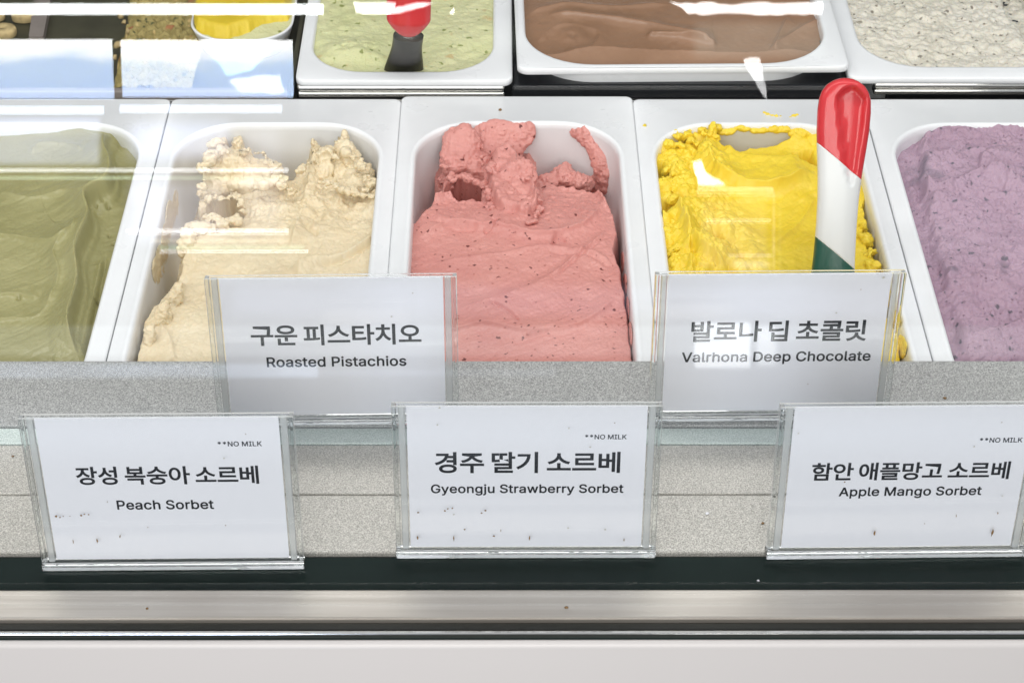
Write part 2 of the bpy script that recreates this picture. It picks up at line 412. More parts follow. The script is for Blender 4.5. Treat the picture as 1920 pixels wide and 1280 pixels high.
def sdf(U, V, poly):
    """signed distance in photo pixels, positive inside"""
    P = np.array(poly, float); d = np.full(U.shape, 1e9); ins = np.zeros(U.shape, bool)
    for (ax, ay), (bx, by) in zip(P, np.roll(P, -1, 0)):
        ex, ey = bx-ax, by-ay; wx, wy = U-ax, V-ay
        t = np.clip((wx*ex+wy*ey)/(ex*ex+ey*ey), 0, 1)
        d = np.minimum(d, (wx-ex*t)**2+(wy-ey*t)**2)
        c = (ay > V) != (by > V)
        with np.errstate(divide='ignore', invalid='ignore'):
            ins ^= c & (U < (bx-ax)*(V-ay)/(by-ay if by != ay else 1e-9)+ax)
    return np.where(ins, 1, -1)*np.sqrt(d)
def stroke(U, V, line):
    """distance to a polyline and the side of it (positive = left of travel)"""
    P = np.array(line, float); d = np.full(U.shape, 1e9); sd = np.zeros(U.shape); tt = np.zeros(U.shape); n = len(P)-1
    for i in range(n):
        (ax, ay), (bx, by) = P[i], P[i+1]
        ex, ey = bx-ax, by-ay; wx, wy = U-ax, V-ay
        t = np.clip((wx*ex+wy*ey)/(ex*ex+ey*ey), 0, 1)
        q = np.hypot(wx-ex*t, wy-ey*t); near = q < d
        d = np.where(near, q, d); sd = np.where(near, np.sign(wx*ey-wy*ex), sd); tt = np.where(near, (i+t)/n, tt)
    return d, sd, tt
def spline(pts, n=8):
    P = [np.array(p, float) for p in pts]; P = [2*P[0]-P[1]]+P+[2*P[-1]-P[-2]]; out = []
    for i in range(1, len(P)-2):
        for k in range(n):
            t = k/n; a, b, c, d = P[i-1], P[i], P[i+1], P[i+2]
            out.append(tuple(.5*(2*b+(c-a)*t+(2*a-5*b+4*c-d)*t*t+(3*b-a-3*c+d)*t**3)))
    out.append(tuple(P[-2]))
    return out
def ridge(U, V, pts, w, h):
    d, s, t = stroke(U, V, spline(pts))
    return h*np.exp(-(d/w)**2)*sm(t, -.01, .15)*sm(1-t, -.01, .15)
def lip(U, V, pts, w, h, sharp=3):
    """raised edge left by a spatula: climbs slowly from the left side of the line and falls off sharply on its right"""
    d, s, t = stroke(U, V, spline(pts)); d = d*s
    return h*np.where(d > 0, np.exp(-d/w), np.exp(d/sharp))*sm(t, -.01, .12)*sm(1-t, -.01, .12)

def sheet(name, mat, x0, x1, y0, y1, step, z0, fn, clip=None, label=None, cat='ice cream', group=None):
    nx = int((x1-x0)/step)+1; ny = int((y1-y0)/step)+1
    X, Y = np.meshgrid(np.linspace(x0, x1, nx), np.linspace(y0, y1, ny))
    P = np.stack([X, Y, np.full(X.shape, z0)], -1); U, V = px(P)
    Z = fn(X, Y, U, V)
    co = np.stack([X, Y, Z], -1).reshape(-1, 3)
    I = np.arange(nx*ny).reshape(ny, nx)
    q = np.stack([I[:-1, :-1], I[:-1, 1:], I[1:, 1:], I[1:, :-1]], -1).reshape(-1, 4)
    if clip is not None:
        k = clip(X, Y).reshape(-1)
        q = q[k[q].all(1)]
    used = np.unique(q); mp = np.full(nx*ny, -1); mp[used] = np.arange(len(used)); q = mp[q]; co = co[used]
    c0 = co.mean(0)*np.array([1, 1, 0]); co = co-c0
    me = bpy.data.meshes.new(name)
    me.vertices.add(len(co)); me.vertices.foreach_set('co', co.ravel())
    me.loops.add(q.size); me.loops.foreach_set('vertex_index', q.ravel().astype(np.int32))
    me.polygons.add(len(q)); me.polygons.foreach_set('loop_start', np.arange(0, q.size, 4, dtype=np.int32))
    me.polygons.foreach_set('use_smooth', np.ones(len(q), bool))
    me.update(calc_edges=True)
    o = link(name, me, mat); o.location = c0
    return props(o, label, cat, group)
def rr_clip(x0, x1, y0, y1, rf, rb):
    def f(X, Y):
        ok = (X >= x0) & (X <= x1) & (Y >= y0) & (Y <= y1)
        for cx_, sx in ((x0+rb, -1), (x1-rb, 1)):
            ok &= ~(((X-cx_)*sx > 0) & (Y > y1-rb) & (np.hypot(X-cx_, Y-(y1-rb)) > rb))
        for cx_, sx in ((x0+rf, -1), (x1-rf, 1)):
            ok &= ~(((X-cx_)*sx > 0) & (Y < y0+rf) & (np.hypot(X-cx_, Y-(y0+rf)) > rf))
        return ok
    return f

def vnoise3(p, seed=0):
    T = np.random.RandomState(seed).rand(64, 64, 64); i = np.floor(p).astype(int); f = p-i; f = f*f*(3-2*f); s = 0
    for a in (0, 1):
        for b in (0, 1):
            for c in (0, 1):
                w = (f[:, 0] if a else 1-f[:, 0])*(f[:, 1] if b else 1-f[:, 1])*(f[:, 2] if c else 1-f[:, 2])
                s = s+w*T[(i[:, 0]+a) % 64, (i[:, 1]+b) % 64, (i[:, 2]+c) % 64]
    return s-.5
def fbm3(p, o=4, seed=0, g=.55):
    s = 0; a = 1.
    for k in range(o):
        s = s+a*vnoise3(p*2**k+k*13.7, seed+k); a *= g
    return s
def at_y(u, v, y):
    d = ray(u, v)
    return CAM+d*((y-CAM[1])/d[1])
def chunk(name, mat, parent, blobs, vox=.00065, a1=.0032, f1=95, a2=.0022, f2=230, seed=0):
    """torn piece of ice cream: overlapping ellipsoids fused into one skin, then roughened in 3D.
    each blob: centre point, radii across / up / deep in metres, roll"""
    bm = bmesh.new()
    for c, rx, ru, rd, roll in blobs:
        R = Matrix.Translation(Vector(c)) @ Matrix.Rotation(math.radians(-40), 4, 'X') @ Matrix.Rotation(math.radians(roll), 4, 'Y') @ Matrix.Diagonal((rx, rd, ru, 1))
        bmesh.ops.create_icosphere(bm, subdivisions=3, radius=1, matrix=R)
    me = bpy.data.meshes.new('tmp'); bm.to_mesh(me); bm.free()
    o = bpy.data.objects.new('tmp', me); COL.objects.link(o)
    md = o.modifiers.new('r', 'REMESH'); md.mode = 'VOXEL'; md.voxel_size = vox; md.use_smooth_shade = True
    bpy.context.view_layer.update()
    me2 = bpy.data.meshes.new_from_object(o.evaluated_get(bpy.context.evaluated_depsgraph_get()))
    bpy.data.objects.remove(o); bpy.data.meshes.remove(me)
    n = len(me2.vertices); co = np.zeros(n*3); me2.vertices.foreach_get('co', co); co = co.reshape(-1, 3)
    nr = np.zeros(n*3); me2.vertices.foreach_get('normal', nr); nr = nr.reshape(-1, 3)
    co = co+nr*(a1*1.25*fbm3(co*f1, 4, seed, .62))[:, None]
    me2.vertices.foreach_set('co', co.ravel()); me2.update()
    me2.vertices.foreach_get('normal', (q := np.zeros(n*3))); nr = q.reshape(-1, 3)
    # cauliflower crumb: rounded bulges parted by sharp creases, at two sizes, only in torn patches
    torn = .25+.75*sm(fbm3(co*70, 2, seed+30)+.12, -.12, .22)
    bil = np.abs(vnoise3(co*f2, seed+9))*2+.6*np.abs(vnoise3(co*f2*2.1, seed+12))*2
    co = co+nr*(a2*torn*(bil-.75)+.00035*fbm3(co*900, 2, seed+5))[:, None]
    if parent is not None: co = co-np.array(parent.location)
    me2.vertices.foreach_set('co', co.ravel()); me2.update(); me2.name = name
    return link(name, me2, mat, parent, True)
def B(u, v, y, ru, rv, rd, roll=0):
    return (at_y(u, v, y), ru/2900, rv/2500, rd, roll)
def Bz(u, v, z, ru, rv, rd, roll=0):
    return (at(u, v, z), ru/2900, rv/2500, rd, roll)

def crumbs_along(line, z, n, lo, hi, seed, spread=5):
    """little torn crumbs along an edge"""
    rs = random.Random(seed); P = spline(line, 12); out = []
    for _ in range(n):
        u, v = P[rs.randrange(len(P))]; q = rs.uniform(lo, hi)
        out.append(Bz(u+rs.uniform(-spread, spread), v+rs.uniform(-spread, spread), z(u, v)+rs.uniform(-.0015, .0015), q*rs.uniform(.8, 1.5), q*.8, q/2900, rs.uniform(-40, 40)))
    return out

def wall_film(mat, parent, x, pts, seed):
    """thin film of ice cream left on a side wall"""
    rs = random.Random(seed)
    chunk('wall_smear', mat, parent, [((x, y, z), .0008, ru, rd, 0) for y, z, ru, rd in pts], vox=.0005, a1=.0007, f1=160, a2=.0005, f2=400, seed=seed)

def on_wall(k_open, u, v, out=.0015, r=.043):
    x0, x1, y0, y1 = k_open; d = ray(u, v); t = (0.002-CAM[2])/d[2]; step = .0004
    while True:
        p = CAM+d*t; dx = max(x0+r-p[0], p[0]-(x1-r)); dy = p[1]-(y1-r)
        outside = p[1] > y1 or p[0] > x1 or p[0] < x0 or (dx > 0 and dy > 0 and math.hypot(dx, dy) > r)
        if outside or p[2] < -.1: break
        t += step
    return CAM+d*(t+out)
def Wl(k, u, v, q, z=1.0):
    return (on_wall(OPEN[k], u, v), q/2900, q/2500*z, q/2900*.8, 0)
# ------------------------------------------------------------------ the display case
case = empty('display_case', (0, .74, 0), 'silver speckled front ledge, rail and clear glass of the ice cream display case', 'display case')
def cpart(name, mat, x0, x1, y0, y1, z0, z1, bev=0, smooth=False):
    return box(name, mat, case, x0, x1, y0-.74, y1-.74, z0, z1, bev=bev, smooth=smooth)
XW = 1.1
Y = lambda v, z=.003: float(at(960, v, z)[1])
cpart('rear_shelf', 'speckled_silver', -XW, XW, Y(797), Y(676), -.02, .003, .0008)
cpart('mint_strip', 'speckled_mint', -XW, XW, Y(831, .0015)+.0002, Y(797)-.0006, -.02, .0015, .0006)
cpart('shelf_step', 'speckled_warm_lit', -XW, XW, Y(925, .0005)+.0004, Y(831, .0015)-.0002, -.02, .0005, .0006)
cpart('front_shelf', 'speckled_warm_lit', -XW, XW, Y(1032, .0), Y(925, .0), -.02, -.0004, .0015)
cpart('dark_trough', 'green_enamel', -XW, XW, Y(1104, -.002), Y(1032, 0)-.0004, -.02, -.0035, .0012)
cpart('glass_rail', 'brushed_rail', -XW, XW, Y(1158, -.001), Y(1104, -.001), -.03, -.001, .0012)
cpart('rubber_gasket', 'rubber_gasket', -XW, XW, Y(1180, -.004), Y(1158, -.001)-.0003, -.03, -.004, .001)
cpart('chrome_trim', 'chrome', -XW, XW, Y(1187, -.001), Y(1180, -.001)-.0003, -.03, -.001, .0008)
cpart('green_edge', 'green_enamel', -XW, XW, Y(1197, -.003), Y(1187, -.003)-.0002, -.03, -.003, .0006)
bm = bmesh.new()                                  # white front panel: a shallow roll towards the customer
y0 = Y(1197, -.003)-.0003
prof = [(y0, -.03), (y0, -.0032), (y0-.0012, -.0028), (y0-.0032, -.0036), (y0-.0042, -.0056), (y0-.0045, -.6), (y0-.0005, -.6)]
vs = [[bm.verts.new((sx, p[0]-.74, p[1])) for p in prof] for sx in (-XW, XW)]
n = len(prof)
for i in range(n):
    bm.faces.new((vs[0][i], vs[0][(i+1) % n], vs[1][(i+1) % n], vs[1][i]))
bm.faces.new(vs[0]); bm.faces.new(list(reversed(vs[1])))
from_bm('front_panel', bm, 'white_panel', case, True)
# glass pane standing in the rail, leaning back
H = .62; th = .006
g0 = np.array([0, GP0[1]-.74, 0.0]); up = np.array([0, math.sin(GLEAN), math.cos(GLEAN)])
bm = bmesh.new(); R = []
for s, d in ((-.0005, 0), (H, 0), (H, th), (-.0005, th)):
    p = g0+up*s-GN*d
    R.append([bm.verts.new((sx, p[1], p[2])) for sx in (-XW, XW)])
for i in range(4):
    bm.faces.new((R[i][0], R[i][1], R[(i+1) % 4][1], R[(i+1) % 4][0]))
bm.faces.new([r[0] for r in R]); bm.faces.new([r[1] for r in reversed(R)])
from_bm('glass_pane', bm, 'case_glass', case)
cpart('cabinet_floor', 'dark_steel', -XW, XW, .80, 1.75, -.17, -.16)
cpart('cabinet_back', 'black_plastic', -XW, XW, 1.75, 1.77, -.17, .5)
cpart('row_divider', 'dark_steel', -XW, XW, 1.2605, 1.267, -.05, -.006, .001)
cpart('divider_trim', 'chrome', -XW, XW, 1.2578, 1.2602, -.02, -.0035, .0009)
cpart('black_bar', 'black_plastic', -.004, .252, 1.2675, 1.30, -.05, .004, .002)
cpart('mid_floor', 'black_plastic', -XW, XW, 1.302, 1.74, -.06, -.05)

# ------------------------------------------------------------------ pans
def make_pan(label, x0, x1, y0, y1, ox0, ox1, oy0, oy1, r, z, rout=.005, deep=.115, rot=0, group=None, rf=None, lipr=.0015):
    cx_, cy_ = (x0+x1)/2, (y0+y1)/2
    t = empty('gelato_pan', (cx_, cy_, z), label, 'ice cream pan', group, (0, 0, rot))
    rf = r if rf is None else rf
    def ring(a, b, c, d, r0, r1, zz): return [(p[0]-cx_, p[1]-cy_, zz) for p in rrect(a, b, c, d, r0, r1)]
    rings = [ring(x0+.0015, x1-.0015, y0+.0015, y1-.0015, rout, rout, -.006), ring(x0, x1, y0, y1, rout, rout, -.005), ring(x0, x1, y0, y1, rout, rout, -.0012),
             ring(x0+.0004, x1-.0004, y0+.0004, y1-.0004, rout, rout, -.0004), ring(x0+.0014, x1-.0014, y0+.0014, y1-.0014, rout, rout, 0)]
    def inner(g, zz): return ring(ox0-g, ox1+g, oy0-g, oy1+g, rf+g, r+g, zz)
    rings += [inner(.0060, .0002), inner(.0045, lipr*.7), inner(.0030, lipr), inner(.0014, lipr*.75), inner(.0004, -.0008), inner(0, -.0032)]
    from_bm('rim', loft(rings), 'white_pan', t, True)
    w = [inner(0, -.0032), inner(-.0008, -.02), inner(-.003, -.06), inner(-.006, deep*-.85), inner(-.010, deep*-.95), inner(-.018, -deep)]
    from_bm('basin', loft(w, close_end=True), 'white_pan', t, True)
    return t
FRONT = 'white pans in the front row'
fl = {-2: 'white pan of smooth olive green gelato at the left edge',
      -1: 'white pan half emptied of cream coloured gelato',
      0: 'white pan holding the pink strawberry sorbet, rim overlapping its neighbours',
      1: 'white pan holding bright yellow sorbet with a striped spatula',
      2: 'white pan of speckled mauve gelato at the right edge'}
OPEN = {}
for k in range(-2, 3):
    c = .17*k; o = (c-.0715, c+.0712, .920, 1.2172); OPEN[k] = o
    top = .0012 if k == 0 else 0
    hw = .0852 if k == 0 else .0846
    make_pan(fl[k], c-hw, c+hw, .893, 1.2575 if k == 0 else 1.2555, *o, .043, top, group=FRONT, rf=.03)
# ------------------------------------------------------------------ ice cream, front row
def gel(k, name, mat, fn, label, step=.00056, z0=-.010):
    x0, x1, y0, y1 = OPEN[k]
    e = .0006
    return sheet(name, mat, x0-e, x1+e, y0+.01, y1+e, step, z0, fn, rr_clip(x0-e, x1+e, y0, y1+e, .03, .0434), label, 'ice cream', 'ice cream portions in the front row')

def strawberry(X, Y, U, V):
    wob = 7*fbm(U/22, V/22, 4, 3)
    h = -.058+.010*fbm(X*60, Y*60, 4, 5)
    mass = [(600, 760), (600, 420), (775, 410), (800, 388), (815, 350), (822, 300), (850, 275), (960, 270), (985, 300), (1010, 318), (1050, 330), (1100, 340), (1136, 358), (1158, 398), (1166, 440), (1158, 470), (1170, 500), (1180, 560), (1190, 640), (1200, 760)]
    s = sdf(U, V, mass)+wob*.55
    top = -.0085+.003*fbm(X*22, Y*22, 3, 9)+.0005*fbm(X*110, Y*110, 3, 2)-.006*sm(420-V, 0, 90)
    top += lip(U, V, [(785, 452), (850, 425), (930, 432), (1010, 447), (1090, 430), (1135, 385)], 28, .0046, 4)
    top += lip(U, V, [(1140, 440), (1100, 470), (1040, 520), (960, 560), (860, 585)], 32, .0036, 5)
    top += lip(U, V, [(1150, 500), (1100, 480), (1020, 470), (930, 485), (800, 500)], 26, .0032, 4)
    top += lip(U, V, [(800, 640), (900, 615), (1000, 630), (1100, 608), (1160, 560)], 36, .0034, 4)
    top += lip(U, V, [(990, 300), (1050, 335), (1110, 350), (1140, 395)], 14, .006, 5)
    top += lip(U, V, [(778, 405), (800, 385), (850, 368), (860, 380)], 18, .006, 6)
    top += ridge(U, V, [(918, 575), (950, 590), (975, 612)], 3, -.0025)+ridge(U, V, [(1035, 465), (1043, 450), (1062, 455)], 3.5, -.003)
    top += ridge(U, V, [(905, 440), (925, 430), (930, 420)], 4, -.003)+ridge(U, V, [(960, 650), (1010, 634), (1040, 628)], 4, -.0014)
    st = fbm((U*.35+V)/9, (U-V*.35)/160, 3, 31)                                 # fine streaks of the spatula
    top += .0005*st
    top += ridge(U, V, [(1138, 448), (1098, 478), (1040, 528)], 4, -.0022)+ridge(U, V, [(1145, 508), (1100, 488), (1020, 478)], 4, -.0018)+ridge(U, V, [(798, 418), (850, 432), (900, 430)], 5, -.002)
    # the part behind the clump lies lower
    top -= .010*sm(375-V, 0, 30)*sm(960-U, 0, 60)
    h = h+(top-h)*sm(s, -6, 12)
    # clump dragged up the back wall
    s = sdf(U, V, [(824, 252), (850, 244), (872, 230), (1000, 228), (1003, 262), (985, 285), (975, 330), (955, 345), (930, 345), (905, 332), (885, 345), (862, 340), (836, 318), (820, 290)])+wob
    c = -.022+.0035*fbm(U/28, V/40, 4, 12)+lip(U, V, [(870, 236), (895, 262), (902, 300), (915, 330)], 16, .006, 3)+lip(U, V, [(965, 250), (950, 285), (940, 325)], 14, .003, 3)-.003*sm(V, 240, 320)
    h = np.maximum(h, np.where(s > -8, -.03+(c+.03)*sm(s, -4, 9), -1))
    # dark hollow under the clump
    s = sdf(U, V, [(832, 330), (850, 300), (905, 300), (922, 345), (918, 372), (890, 366), (862, 372), (840, 360)])+wob*.4
    h = h+(-.075+.012*fbm(X*90, Y*90, 4, 6)-h)*sm(s+wob*.7, -7, 12)
    # torn flap lying over the front
    s = sdf(U, V, [(918, 300), (950, 292), (972, 300), (985, 330), (1003, 352), (1015, 385), (1008, 408), (988, 425), (968, 410), (945, 408), (930, 395), (915, 380), (912, 350)])+wob*.9
    c = .0005+.003*fbm(U/30, V/30, 4, 21)+lip(U, V, [(925, 330), (945, 350), (970, 372), (992, 388)], 11, -.004, 12)
    c += lip(U, V, [(982, 318), (985, 352), (1002, 372), (1006, 410)], 9, .005, 3)+lip(U, V, [(975, 300), (950, 300), (925, 306)], 9, .004, 4)
    h = np.maximum(h, np.where(s > -10, -.014+(c+.014)*sm(s, -6, 12), -1))
    s = sdf(U, V, [(975, 345), (990, 340), (992, 362), (980, 358)])
    h -= .016*sm(s, -3, 5)
    return h+.0016*fbm(X*240, Y*240, 3, 40)*sm(430-V, -40, 60)+.00045*fbm(X*500, Y*500, 3, 44)
gs = gel(0, 'strawberry_sorbet', 'strawberry', strawberry, 'salmon pink strawberry sorbet scooped hollow at the back of its white pan')

_z = lambda u, v: -.006
_z = lambda u, v: -.006
chunk('torn_clump', 'strawberry', gs, [B(864, 284, 1.1965, 42, 52, .008, 18), B(852, 262, 1.203, 26, 22, .006), B(932, 264, 1.2105, 66, 40, .0048), B(972, 254, 1.2125, 32, 26, .004), B(990, 248, 1.2140, 16, 20, .003), B(942, 298, 1.203, 40, 40, .0055, 20), B(893, 310, 1.191, 36, 28, .008, 25), B(850, 315, 1.189, 24, 20, .008), B(915, 325, 1.188, 26, 26, .008)]
    +crumbs_along([(826, 300), (836, 322), (850, 334), (868, 330), (886, 338), (906, 344), (920, 352)], lambda u, v: -.011, 34, 3, 9, 41)
    +crumbs_along([(872, 250), (898, 266), (904, 296), (914, 322)], lambda u, v: -.002-.004*(v-240)/80, 12, 3, 6, 42, 3), a1=.0016, f1=75, a2=.0013, seed=3)
chunk('torn_edge', 'strawberry', gs, [Bz(962, 352, -.0095, 44, 58, .006, 30), Bz(984, 392, -.010, 30, 24, .005, 30)]
    +crumbs_along([(916, 322), (928, 302), (950, 294), (975, 298), (986, 318), (988, 342)], lambda u, v: -.002, 30, 3, 8, 43, 4)
    +crumbs_along([(988, 345), (1004, 362), (1010, 388), (1002, 410), (984, 424)], lambda u, v: -.004, 40, 3, 8, 44, 4)
    +crumbs_along([(914, 352), (918, 382), (938, 406), (962, 412), (980, 424)], lambda u, v: -.008, 30, 3, 7, 45, 3), a1=.0014, f1=120, a2=.0014, seed=5)
rs = random.Random(71)
sm_pts = [(1080, 248, 9), (1092, 250, 12), (1102, 258, 14), (1110, 266, 14), (1117, 276, 15), (1124, 286, 16), (1130, 298, 17), (1134, 312, 17), (1136, 326, 17), (1132, 340, 18), (1124, 350, 16), (1138, 345, 14), (1140, 318, 12), (1106, 272, 9), (1098, 246, 8)]
chunk('wall_smear', 'strawberry', gs, [Wl(0, u, v, q*1.45) for u, v, q in sm_pts], a1=.0018, a2=.0014, seed=8)
chunk('hollow_crumb', 'strawberry', gs, [Bz(860, 335, -.034, 30, 16, .010), Bz(900, 340, -.036, 26, 16, .010), Bz(838, 340, -.028, 16, 16, .008)], a1=.004, f1=120, seed=10)
chunk('back_mound', 'strawberry', gs, [B(1058, 336, 1.192, 30, 26, .016), B(1086, 344, 1.188, 30, 20, .016), B(1030, 348, 1.188, 30, 20, .016), B(1062, 322, 1.198, 16, 16, .010)], a1=.0030, a2=.0016, seed=9)
def cream(X, Y, U, V):
    wob = 9*fbm(U/20, V/20, 5, 60)
    h = -.060+.010*fbm(X*60, Y*60, 4, 5)
    mass = [(225, 760), (250, 660), (257, 615), (280, 570), (315, 535), (330, 500), (340, 450), (366, 430), (378, 400), (384, 330), (420, 300), (480, 300), (520, 320), (545, 316), (565, 300), (590, 285), (620, 292), (640, 268), (662, 276), (684, 318), (702, 335), (900, 340), (900, 760)]
    s = sdf(U, V, mass)+wob*.8
    rough = sm(470-V, 0, 90)
    top = -.009+.004*fbm(X*26, Y*26, 4, 61)+.006*rough*fbm(X*70, Y*70, 5, 62)-.006*sm(440-V, 0, 120)+.0006*fbm(X*150, Y*150, 3, 66)
    top += lip(U, V, [(725, 432), (680, 470), (640, 492), (585, 500), (545, 515)], 34, .007, 4)
    top += lip(U, V, [(600, 270), (580, 330), (565, 400), (545, 470)], 16, .004, 5)
    top += lip(U, V, [(265, 620), (300, 600), (340, 560), (345, 530)], 20, .004, 4)+lip(U, V, [(330, 690), (318, 640), (292, 600)], 16, .003, 4)
    top += .004*sm(.3+fbm(U/60, V/60, 3, 69), 0, .6)*rough
    top -= .006*sm(520-U, 0, 60)*sm(420-V, 0, 30)
    top += ridge(U, V, [(715, 444), (682, 478), (640, 500), (592, 508)], 5, -.0045)+ridge(U, V, [(560, 400), (575, 430), (600, 446)], 5, -.003)
    h = h+(top-h)*sm(s, -5, 14)
    s = sdf(U, V, [(374, 366), (378, 335), (388, 306), (404, 288), (432, 276), (470, 282), (498, 297), (516, 312), (540, 330), (520, 372), (470, 388), (440, 366), (420, 376), (395, 380)])+wob
    c = -.026+.005*fbm(U/34, V/34, 5, 63)+.003*lumps(U/40, V/34, 2, 5)-.004*sm(330-V, 0, 50)
    h = np.maximum(h, np.where(s > -9, -.026+(c+.026)*sm(s, -4, 14), -1))
    for pl, hh in (([(388, 282), (384, 268), (420, 253), (432, 262), (425, 276)], -.010), ([(432, 276), (434, 258), (448, 253), (460, 262), (458, 278)], -.008),
                   ([(640, 290), (646, 250), (652, 244), (658, 268), (668, 300)], -.010), ([(575, 248), (584, 258), (592, 290), (580, 288)], -.014), ([(600, 245), (606, 262), (596, 290), (590, 262)], -.014)):
        s = sdf(U, V, pl)+wob*.3
        h = np.maximum(h, np.where(s > -5, -.028+(hh+.028+.003*fbm(U/14, V/14, 3, 4))*sm(s, -3, 6), -1))
    s = sdf(U, V, [(362, 362), (398, 340), (440, 338), (452, 376), (446, 404), (412, 414), (402, 404), (366, 404)])+wob*.5
    h = h+(-.070+.012*fbm(X*90, Y*90, 4, 6)-h)*sm(s+wob*.6, -7, 12)
    s = sdf(U, V, [(600, 312), (618, 306), (628, 330), (632, 344), (616, 342), (603, 330)])+wob*.3
    h -= .016*sm(s, -5, 8)
    s = sdf(U, V, [(655, 350), (672, 352), (676, 360), (664, 358)])+wob*.2
    h -= .012*sm(s, -3, 5)
    return h+.0022*rough*fbm(X*260, Y*260, 3, 70)+.0006*fbm(X*480, Y*480, 3, 44)+.0007*fbm((U+V*.5)/10, (V-U*.5)/120, 3, 32)*(1-rough)
gc = gel(-1, 'cream_gelato', 'peach_cream', cream, 'pale cream gelato torn into peaks and hollows at the back of its white pan')

chunk('torn_clump', 'peach_cream', gc, [B(440, 316, 1.186, 62, 40, .016), B(412, 336, 1.176, 36, 26, .014), B(490, 330, 1.181, 44, 34, .015, 20), B(470, 352, 1.170, 60, 26, .014), B(408, 360, 1.166, 34, 14, .010, -8), B(515, 368, 1.163, 44, 26, .013)]
    +crumbs_along([(376, 345), (386, 312), (404, 290), (440, 280), (485, 287), (515, 312)], lambda u, v: .000, 30, 5, 11, 51, 5)
    +crumbs_along([(374, 362), (395, 374), (420, 374), (440, 366), (450, 382)], lambda u, v: -.008, 34, 5, 11, 52, 4)
    +crumbs_along([(480, 345), (520, 340), (545, 360)], lambda u, v: -.003, 14, 5, 10, 53, 8), a1=.0034, f1=75, a2=.0024, seed=13)
chunk('loose_chunk', 'peach_cream', gc, [B(406, 270, 1.196, 21, 11, .006, -18)], a1=.002, seed=15)
chunk('loose_chunk', 'peach_cream', gc, [B(446, 270, 1.196, 13, 13, .006)], a1=.003, seed=16)
chunk('torn_peak', 'peach_cream', gc, [B(602, 322, 1.180, 30, 42, .010, 18), B(654, 306, 1.188, 30, 44, .008, -22), B(676, 334, 1.180, 34, 30, .010, -25), B(630, 352, 1.172, 46, 20, .010), B(578, 345, 1.175, 30, 32, .010, 18), B(592, 286, 1.202, 9, 26, .005, -10), B(644, 266, 1.202, 7, 22, .004, 8), B(696, 356, 1.17, 18, 14, .008), B(556, 376, 1.165, 36, 22, .010)]
    +crumbs_along([(562, 318), (590, 298), (612, 284), (626, 300)], lambda u, v: -.002, 20, 4, 9, 54, 5)
    +crumbs_along([(640, 280), (664, 292), (686, 326), (700, 352)], lambda u, v: -.003, 26, 4, 10, 55, 4)
    +crumbs_along([(602, 345), (625, 352), (660, 358), (690, 362)], lambda u, v: -.004, 24, 4, 9, 56, 6), a1=.0030, f1=80, a2=.0022, seed=17)
chunk('front_crust', 'peach_cream', gc, [Bz(300, 600, -.007, 16, 34, .005, 20), Bz(326, 560, -.006, 18, 30, .005, 30), Bz(280, 640, -.007, 12, 28, .005, 10)], a1=.003, seed=19)
chunk('hollow_edge', 'peach_cream', gc, [Bz(372, 432, -.008, 36, 16, .007), Bz(348, 460, -.009, 18, 26, .006, 20)]+crumbs_along([(345, 450), (362, 424), (388, 412), (402, 410), (415, 422), (440, 412), (452, 395)], lambda u, v: -.007, 40, 4, 10, 57, 4), a1=.003, a2=.0022, seed=21)
def mango(X, Y, U, V):
    wob = 9*fbm(U/20, V/20, 5, 80)
    crumb = np.clip(sm(1345-U+.35*(V-240), -30, 70)+sm(265-V, -25, 20), 0, 1)
    base = -.009+.005*fbm(X*24, Y*24, 4, 81)+.004*sm(275-V, 0, 40)+.0006*fbm(X*140, Y*140, 3, 83)
    base += crumb*(.011*(lumps(X*60, Y*60, 3, 11)-1.0)+.007*fbm(X*60, Y*60, 4, 82))
    base += lip(U, V, [(1322, 262), (1326, 310), (1350, 345), (1400, 362), (1470, 356), (1525, 330)], 30, .010, 7)
    base += lip(U, V, [(1268, 390), (1285, 450), (1312, 492), (1360, 525)], 30, .011, 7)+lip(U, V, [(1300, 560), (1290, 480), (1285, 420)], 14, .004, 8)
    base += lip(U, V, [(1530, 300), (1470, 315), (1400, 310), (1352, 288)], 26, .006, 5)
    base += lip(U, V, [(1395, 505), (1450, 470), (1500, 420), (1530, 370)], 30, .003, 6)
    s = sdf(U, V, [(1100, 760), (1100, 200), (1330, 180), (1700, 180), (1700, 300), (1628, 390), (1632, 450), (1648, 500), (1664, 560), (1696, 640), (1706, 760)])+wob*.9
    h = -.075+.008*fbm(X*60, Y*60, 4, 5)
    h = h+(base-h)*sm(s, -6, 12)
    s = sdf(U, V, [(1336, 272), (1342, 200), (1478, 200), (1486, 262), (1456, 274), (1412, 278), (1375, 290), (1352, 282)])+wob*.4
    h = h+(-.045-h)*sm(s, -4, 6)
    s = sdf(U, V, [(1490, 290), (1520, 286), (1528, 310), (1500, 312)])+wob*.4
    h -= .02*sm(s, -6, 8)
    s = sdf(U, V, [(1222, 320), (1240, 318), (1258, 334), (1245, 350), (1222, 350)])+wob*.5
    h -= .030*sm(s, -6, 8)
    s = sdf(U, V, [(1238, 390), (1252, 392), (1280, 396), (1262, 405), (1240, 402)])+wob*.5
    h -= .016*sm(s, -6, 8)
    return h+.0020*crumb*fbm(X*250, Y*250, 3, 88)+.0003*fbm(X*300, Y*300, 3, 89)+.0008*fbm((U*.6+V)/10, (U-.6*V)/120, 3, 32)*(1-crumb)
gm = gel(1, 'mango_sorbet', 'mango', mango, 'bright yellow mango sorbet, crumbly along the left wall of its white pan')

